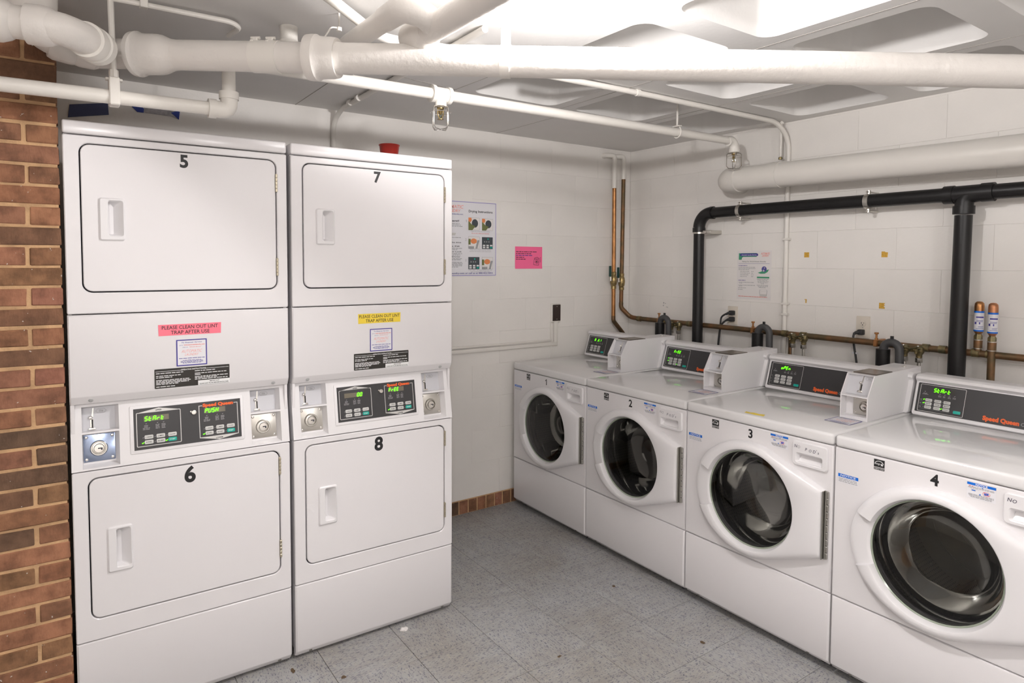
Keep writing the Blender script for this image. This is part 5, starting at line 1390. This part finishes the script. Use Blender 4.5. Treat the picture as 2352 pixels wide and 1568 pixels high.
printed(po, P1, 'cup_drawing', 'silver_line', lambda mb: mb.plate([(-1.49, 1.70), (-1.452, 1.70), (-1.445, 1.715), (-1.497, 1.715)], 0, .0003))
# six little pictures
pics = [(-1.360, -1.281, 1.735, 1.810, 0), (-1.263, -1.1835, 1.735, 1.807, 1), (-1.360, -1.281, 1.623, 1.697, 2), (-1.263, -1.1845, 1.623, 1.695, 3), (-1.360, -1.281, 1.4985, 1.5725, 3), (-1.263, -1.1835, 1.4985, 1.5725, 2)]
for a, b, c, d, kd in pics:
    w, h = b - a, d - c
    if kd == 3:
        f = printed(po, P2, 'picture', 'slate_ink', lambda mb: mb.rect(a, b, c, d))
        printed(f, P3, 'picture_buttons', 'white_ink', lambda mb: [mb.rect(a + w * (.08 + .33 * k), a + w * (.30 + .33 * k), c + h * (.06 + .17 * r), c + h * (.18 + .17 * r)) for k in range(3) for r in range(2) if not (k == 2 and r == 0)])
        printed(f, P3, 'picture_button', 'teal', lambda mb: (mb.rect(a + w * .74, a + w * .96, c + h * .06, c + h * .18), mb.rect(a + w * .5, a + w * .62, c + h * .78, c + h * .9)))
        printed(f, P3, 'picture_icons', 'grey_ink', lambda mb: [mb.rect(a + w * (.2 + .2 * k), a + w * (.28 + .2 * k), c + h * .55, c + h * .66) for k in range(3)])
    else:
        f = printed(po, P2, 'picture', 'paper_blue', lambda mb: mb.rect(a, b, c, d))
        printed(f, P3, 'picture_frame', 'grey_ink', lambda mb: mb.outline([(a, c), (b, c), (b, d), (a, d)], .0012))
        if kd < 2:
            printed(f, P3, 'picture_drum', 'slate_ink', lambda mb: mb.loops([[(a + w * .58 + w * .28 * cos(q * pi / 10), c + h * .55 + h * .34 * sin(q * pi / 10), 0) for q in range(20)]], cap1=True))
            printed(f, P3, 'picture_sleeve', 'olive_ink', lambda mb: mb.add([(a, c, .0002), (a + w * .35, c, .0002), (a + w * .62, c + h * .32, .0002), (a + w * .3, c + h * .45, .0002), (a, c + h * .75, .0002)], [(0, 1, 2, 3, 4)]))
            printed(f, P3, 'picture_face', 'skin_ink', lambda mb: mb.add([(a, c + h * .72, .0003), (a + w * .18, c + h * .62, .0003), (a + w * .3, c + h * .8, .0003), (a + w * .25, d, .0003), (a, d, .0003)], [(0, 1, 2, 3, 4)]))
        else:
            printed(f, P3, 'picture_hand', 'skin_ink', lambda mb: mb.add([(a + w * (.47 + .27 * cos(q * pi / 7) * (1.15 if q in (1, 13) else 1)), c + h * (.62 + .22 * sin(q * pi / 7)), 0) for q in range(14)], [tuple(range(14))]))
            printed(f, P3, 'picture_sleeve', 'olive_ink', lambda mb: mb.rect(a, a + w * .2, c + h * .33, c + h * .8))
            printed(f, P3, 'picture_slot', 'grey_ink', lambda mb: (mb.rect(a, a + w * .5, c, c + h * .2), mb.add([(a + w * .62, c, 0), (a + w * .8, c, 0), (b, c + h * .7, 0), (a + w * .8, c + h * .7, 0)], [(0, 1, 2, 3)])))

pf = paper_sheet('pink_flyer', 'hot pink paper flyer taped on the back wall right of the poster', 'flyer', Matrix.Translation((0, 0, 0)) @ FRONT(0), -1.014, -.797, 1.501, 1.6425, 'pink_paper', curl=.003)
def flyer(mb):
    rn = random.Random(9)
    for k, l in enumerate((.166, .12, 0, .064, .075)):
        if l: words_line(mb, -1.007, -1.007 + l, 1.6075 - .0118 * k, .0055, rn)
    c = (-.842, 1.552)
    q = [(c[0] - .026, c[1] - .026), (c[0] + .016, c[1] - .030), (c[0] + .020, c[1] + .016), (c[0] + .004, c[1] + .024), (c[0] - .020, c[1] + .018)]
    mb.outline(q, .0022); mb.outline([(c[0] + .013 * cos(k * pi / 6), c[1] - .006 + .012 * sin(k * pi / 6)) for k in range(12)], .0022)
    mb.rect(c[0] - .02, c[0] + .015, c[1] + .010, c[1] + .0125); mb.rect(c[0] - .006, c[0] + .004, c[1] - .010, c[1] - .002)
    for k in range(4): mb.add([(c[0] + .022, c[1] - .01 + .008 * k, 0), (c[0] + .033, c[1] - .006 + .009 * k, 0), (c[0] + .032, c[1] - .003 + .009 * k, 0)], [(0, 1, 2)])
printed(pf, FRONT(-.0022), 'lettering', 'black_ink', flyer)
printed(pf, FRONT(-.0022), 'lettering', 'blue_ink', lambda mb: words_line(mb, -1.007, -.870, 1.5840, .006, random.Random(3)))

# laminated notice on the right wall
RW = RIGHTW(0)
ln = paper_sheet('laminated_notice', 'laminated letter-size notice with green and navy heading on the right wall', 'notice', RW, .914, 1.146, 1.327, 1.618, 'paper_blue')
R1, R2_, R3 = RIGHTW(-.0022), RIGHTW(-.0026), RIGHTW(-.0030)
X = lambda f: .914 + .232 * f
Yy = lambda f: 1.618 - .291 * f
printed(ln, R1, 'heading_bar', 'green_ink', lambda mb: mb.add([(X(.05), Yy(.185), 0), (X(.135), Yy(.185), 0), (X(.15), Yy(.14), 0), (X(.19), Yy(.125), 0), (X(.58), Yy(.125), 0), (X(.58), Yy(.05), 0), (X(.05), Yy(.05), 0)], [(0, 1, 2, 3, 4, 5, 6)]))
printed(ln, R2_, 'heading_band', 'blue_ink', lambda mb: mb.plate(rrect(X(.09), X(.62), Yy(.11), Yy(.057), .007, 4), 0, .0002))
printed(ln, R3, 'lettering', 'white_ink', lambda mb: mb.text('Automatic Laundry Services', X(.355), Yy(.097), .0065, 'C', shear=.2, bold=.02, fit=.105))
printed(ln, R1, 'logo_lettering', 'pink_ink', lambda mb: (mb.text('AUTOMATIC', X(.83), Yy(.08), .011, 'C', shear=.2, bold=.03, fit=.06), mb.text('LAUNDRY', X(.83), Yy(.122), .010, 'C', shear=.2, bold=.03, fit=.045)))
printed(ln, R1, 'lettering', 'black_ink', lambda mb: mb.text('Making Our World Greener Everyday', X(.5), Yy(.232), .0062, 'C', shear=.25, fit=.162))
def nprint(mb):
    rn = random.Random(14)
    for fy, a, b in ((.345, .05, .56), (.37, .05, .55), (.395, .05, .37), (.43, .1, .38), (.43, .43, .5), (.465, .1, .39), (.465, .43, .5), (.5, .1, .37), (.5, .43, .5), (.535, .1, .3), (.535, .43, .5), (.655, .06, .53), (.675, .08, .18), (.715, .06, .55), (.735, .07, .17), (.77, .05, .28), (.805, .05, .2),
                     (.585, .6, .95), (.605, .62, .92), (.63, .62, .93), (.655, .63, .9), (.675, .72, .83), (.705, .6, .93), (.73, .63, .92), (.75, .66, .87)): words_line(mb, X(a), X(b), Yy(fy), .0036, rn)
    for q in range(16):
        a0, a1 = 2 * pi * q / 16, 2 * pi * (q + 1) / 16
        P = lambda k, a: (X(.79) + .025 * k * cos(a), Yy(.80) + .006 * k * sin(a), 0)
        mb.add([P(1, a0), P(1, a1), P(.93, a1), P(.93, a0)], [(0, 3, 2, 1)])
    mb.add([(X(.68), Yy(.81), 0), (X(.69), Yy(.91), 0), (X(.7), Yy(.91), 0), (X(.69), Yy(.81), 0)], [(0, 1, 2, 3)]); mb.add([(X(.89), Yy(.81), 0), (X(.88), Yy(.91), 0), (X(.89), Yy(.91), 0), (X(.9), Yy(.81), 0)], [(0, 1, 2, 3)])
printed(ln, R1, 'small_print', 'grey_ink', nprint)
printed(ln, R1, 'cup_drawing', 'silver_line', lambda mb: mb.plate([(X(.7), Yy(.93)), (X(.88), Yy(.93)), (X(.885), Yy(.88)), (X(.69), Yy(.88))], 0, .0002))
printed(ln, R1, 'small_print', 'blue_ink', lambda mb: (mb.rect(X(.05), X(.95), Yy(.266), Yy(.262)), words_line(mb, X(.05), X(.31), Yy(.31), .0036, random.Random(1)), words_line(mb, X(.05), X(.27), Yy(.615), .0036, random.Random(2))))
printed(ln, R1, 'leaf', 'green_ink', lambda mb: (mb.add([(X(.62), Yy(.45), 0), (X(.7), Yy(.468), 0), (X(.82), Yy(.465), 0), (X(.9), Yy(.43), 0), (X(.94), Yy(.38), 0), (X(.8), Yy(.4), 0)], [(0, 1, 2, 3, 4, 5)]), mb.rect(X(.6), X(.95), Yy(.56), Yy(.528))))
printed(ln, R2_, 'globe', 'globe_ink', lambda mb: mb.disc(X(.8), Yy(.375), .0165, 0, 18))
printed(ln, R3, 'globe_land', 'silver_line', lambda mb: (mb.disc(X(.79), Yy(.405), .006, 0, 8), mb.disc(X(.81), Yy(.35), .004, 0, 6)))
printed(ln, R1, 'small_print', 'red_ink', lambda mb: words_line(mb, X(.06), X(.9), Yy(.945), .0034, random.Random(6)))

mb = MB(); mb.T = RIGHTW(-.0008); rn = random.Random(12)
for k in range(7):
    cx_, cy_ = .352 + rn.uniform(-.02, .02), 1.262 + rn.uniform(-.022, .018); q_ = rn.uniform(.002, .006)
    mb.add([(cx_ + q_ * cos(a) * rn.uniform(.5, 1.2), cy_ + q_ * sin(a) * rn.uniform(.5, 1.2), 0) for a in [i_ * pi / 3 for i_ in range(6)]], [tuple(range(6))])
o = mb.flat('paint_chip', 'grey_ink', wr); o['kind'] = 'stuff'
# masking tape bits
tape_lab = ('ochre tape square on the right wall, upper one nearer the conduit', 'ochre tape square on the right wall, upper one nearer the black pipe', 'ochre tape remnant on the right wall, lower and mostly torn off', 'ochre tape square on the right wall, just above the outlet')
for k, (y, z, sz) in enumerate(((-1.36, 1.591, .014), (-1.772, 1.591, .0145), (-1.36, 1.337, .006), (-1.768, 1.333, .0145))):
    mb = MB(); mb.T = RIGHTW(0, y, z)
    if k == 0: q = [(-sz, -sz), (sz, -sz), (sz, sz), (-sz, sz)]
    elif k == 1: q = [(-sz, -sz), (sz, -sz), (sz * 1.1, sz * .7), (sz * .2, sz * .75), (sz * .1, sz), (-sz, sz)]
    elif k == 2: q = [(0, -sz * 2), (sz, -sz * 2), (sz * 1.2, sz * 1.6), (-sz, sz * 1.5), (-sz, sz), (sz * .1, sz)]
    else: q = [(-sz, -sz), (sz * .9, -sz), (sz * .9, -sz * .5), (sz * .5, -sz * .2), (sz, .2 * sz), (sz * .6, sz * .4), (sz, sz), (-sz, sz)]
    mb.plate(q, 0, .0012)
    tag(mb.build('tape_piece', 'masking'), tape_lab[k], 'tape')

# blue painter's tape above the dryers
mb = MB(); mb.T = FRONT(0); mb.plate([(-3.342, 2.148), (-3.193, 2.178), (-3.196, 2.229), (-3.335, 2.203)], .0, .0015)
tag(mb.build('tape_strip', 'painter_dark'), 'dull blue tape strip on the back wall beside the bricks', 'tape')
mb = MB(); mb.T = FRONT(0); mb.plate([(-3.105, 2.226), (-3.085, 2.205), (-3.06, 2.205), (-3.058, 2.222), (-3.08, 2.248), (-3.1, 2.247)], 0, .003)
tag(mb.build('tape_scrap', 'painter'), 'bright blue crumpled tape scrap above dryer 5, left of the torn patch', 'tape')
mb = MB(); mb.T = FRONT(0); mb.plate([(-2.950, 2.220), (-2.918, 2.192), (-2.913, 2.232), (-2.93, 2.228)], 0, .003)
tag(mb.build('tape_scrap', 'painter'), 'small blue tape scrap above dryer 5, right end of the torn patch', 'tape')
mb = MB(); mb.T = FRONT(0); mb.plate([(-3.06, 2.206), (-2.95, 2.203), (-2.918, 2.193), (-2.93, 2.231), (-3.058, 2.236)], 0, .001)
tag(mb.build('torn_patch', 'torn'), 'grey torn film patch on the back wall between two blue tape scraps', 'patch') if 'torn' in M else None

# blank brown cover plate and raceway
t = thing('cover_plate', 'dark brown blank cover plate on the back wall over the raceway', 'plate', (-.687, 0, 1.2085))
MB().box(-.037, .037, -.018, .0, -.062, .062, r=.003, seg=1).build('box', 'pipe_smooth', t)
mb = MB(); mb.T = FRONT(-.018); mb.plate(rrect(-.032, .032, -.054, .054, .003, 3), 0, .005, bev=.0015); mb.build('plate', 'plate_brown', t)
for s in (1, -1): MB().lathe([(.003, .0), (.002, .0015)], 8, axis='y', c=(0, -.0245, s * .042)).build('screw', 'steel', t)
rw = thing('raceway', 'white surface raceway on the back wall running from the brown plate to the dryers', 'conduit')
MB().box(-.702, -.672, -.018, 0, 1.008, 1.150, r=.004, seg=2).build('channel', 'pipe_smooth', rw)
MB().box(-2.0, -.672, -.018, 0, .990, 1.014, r=.004, seg=2).build('channel', 'pipe_smooth', rw)
MB().box(-2.0, -.72, -.010, 0, 1.020, 1.032, r=.003, seg=2).build('channel', 'pipe_smooth', rw)
MB().box(-.728, -.714, -.010, 0, 1.020, 1.148, r=.003, seg=2).build('channel', 'pipe_smooth', rw)

# ------------------------------------------------------------------ small loose things
cup = thing('plastic_cup', 'red plastic cup standing on top of dryer 7', 'cup', (-2.095, -.50, 1.982))
MB().lathe([(.031, 0), (.034, .002), (.0465, .104), (.0485, .1055), (.0500, .108), (.0485, .1105), (.0465, .109), (.045, .104), (.033, .006), (.001, .005)], 28, cap1=False).build('cup_body', 'red_cup', cup, ang=50)

ys = MB()
rn = random.Random(4)
pts = [(-1.710 - .0125 * k, -1.022 + rn.uniform(-.004, .004)) for k in range(8)]
ys.T = Matrix.Translation((0, 0, .9145))
lo = [(p[1] - .005, p[0], 0) for p in pts]; hi = [(p[1] + .004 + rn.uniform(0, .004), p[0], .002 + rn.uniform(0, .003)) for p in pts]
ys.loops([lo, hi], closed=False, cap1=False); ys.loops([[(a, b, c + .001) for a, b, c in hi], [(a + .001, b, c) for a, b, c in hi]], closed=False, cap1=False)
tag(ys.build('tape_scrap', 'yellow_scrap'), 'crumpled yellow tape scrap on the front edge of washer 3', 'tape')

def crumple(name, label, cat, loc, sz, m, seed, flat=.6):
    bm = bmesh.new(); bmesh.ops.create_icosphere(bm, subdivisions=2, radius=1); rr = random.Random(seed)
    for v in bm.verts: v.co *= rr.uniform(.65, 1.25); v.co.z = max(v.co.z * flat, -.2)
    for v in bm.verts: v.co = Vector((v.co.x * sz[0], v.co.y * sz[1], (v.co.z + .2) * sz[2]))
    me = bpy.data.meshes.new(name); bm.to_mesh(me); bm.free(); me.materials.append(M[m])
    o = link(name, me); o.location = loc; return tag(o, label, cat)
tis = crumple('tissue', 'crumpled white tissue on the floor in front of dryer 8', 'tissue', (-2.238, -.945, 0), (.016, .014, .014), 'tissue', 3)
crumple('dirt_clump', 'brown dirt clump on the floor at the gap between the dryers', 'dirt', (-2.70, -.955, 0), (.007, .016, .003), 'debris', 5)
crumple('dirt_clump', 'brown dirt clump on the floor near the bottom edge, in front of dryer 7', 'dirt', (-2.556, -1.099, 0), (.010, .009, .004), 'debris', 6)
crumple('dirt_clump', 'dark crumb on the floor tiles near the picture bottom centre', 'dirt', (-1.814, -1.454, 0), (.011, .006, .003), 'debris', 7)
crumple('dirt_clump', 'brown dried leaf bit on the floor in front of washer 3', 'dirt', (-1.275, -1.712, 0), (.008, .012, .004), 'debris', 8)
crumple('dirt_clump', 'dark dirt spot on the floor in front of washer 2', 'dirt', (-1.252, -1.173, 0), (.008, .009, .003), 'debris', 9)

# ------------------------------------------------------------------ groups of repeated things
GROUPS = {'stacked_dryer': 'stacked coin dryers', 'washing_machine': 'front-load washers along the right wall', 'pipe_hanger': 'pipe hangers under the ceiling', 'wall_conduit': 'conduits dropping down the walls',
          'standpipe': 'standpipes behind the washers', 'supply_valve_pair': 'supply valve pairs behind the washers', 'hammer_arrestor': 'copper hammer arrestors', 'outlet': 'outlets on the right wall',
          'power_cord': 'power cords on the right wall', 'tape_piece': 'ochre tape pieces on the right wall', 'dirt_clump': 'dirt specks on the floor', 'ceiling_lamp': 'bare ceiling bulbs', 'tape_scrap': 'tape scraps'}
for o in list(SC.objects):
    st = o.name.split('.')[0]
    if o.parent is None and st in GROUPS: o['group'] = GROUPS[st]
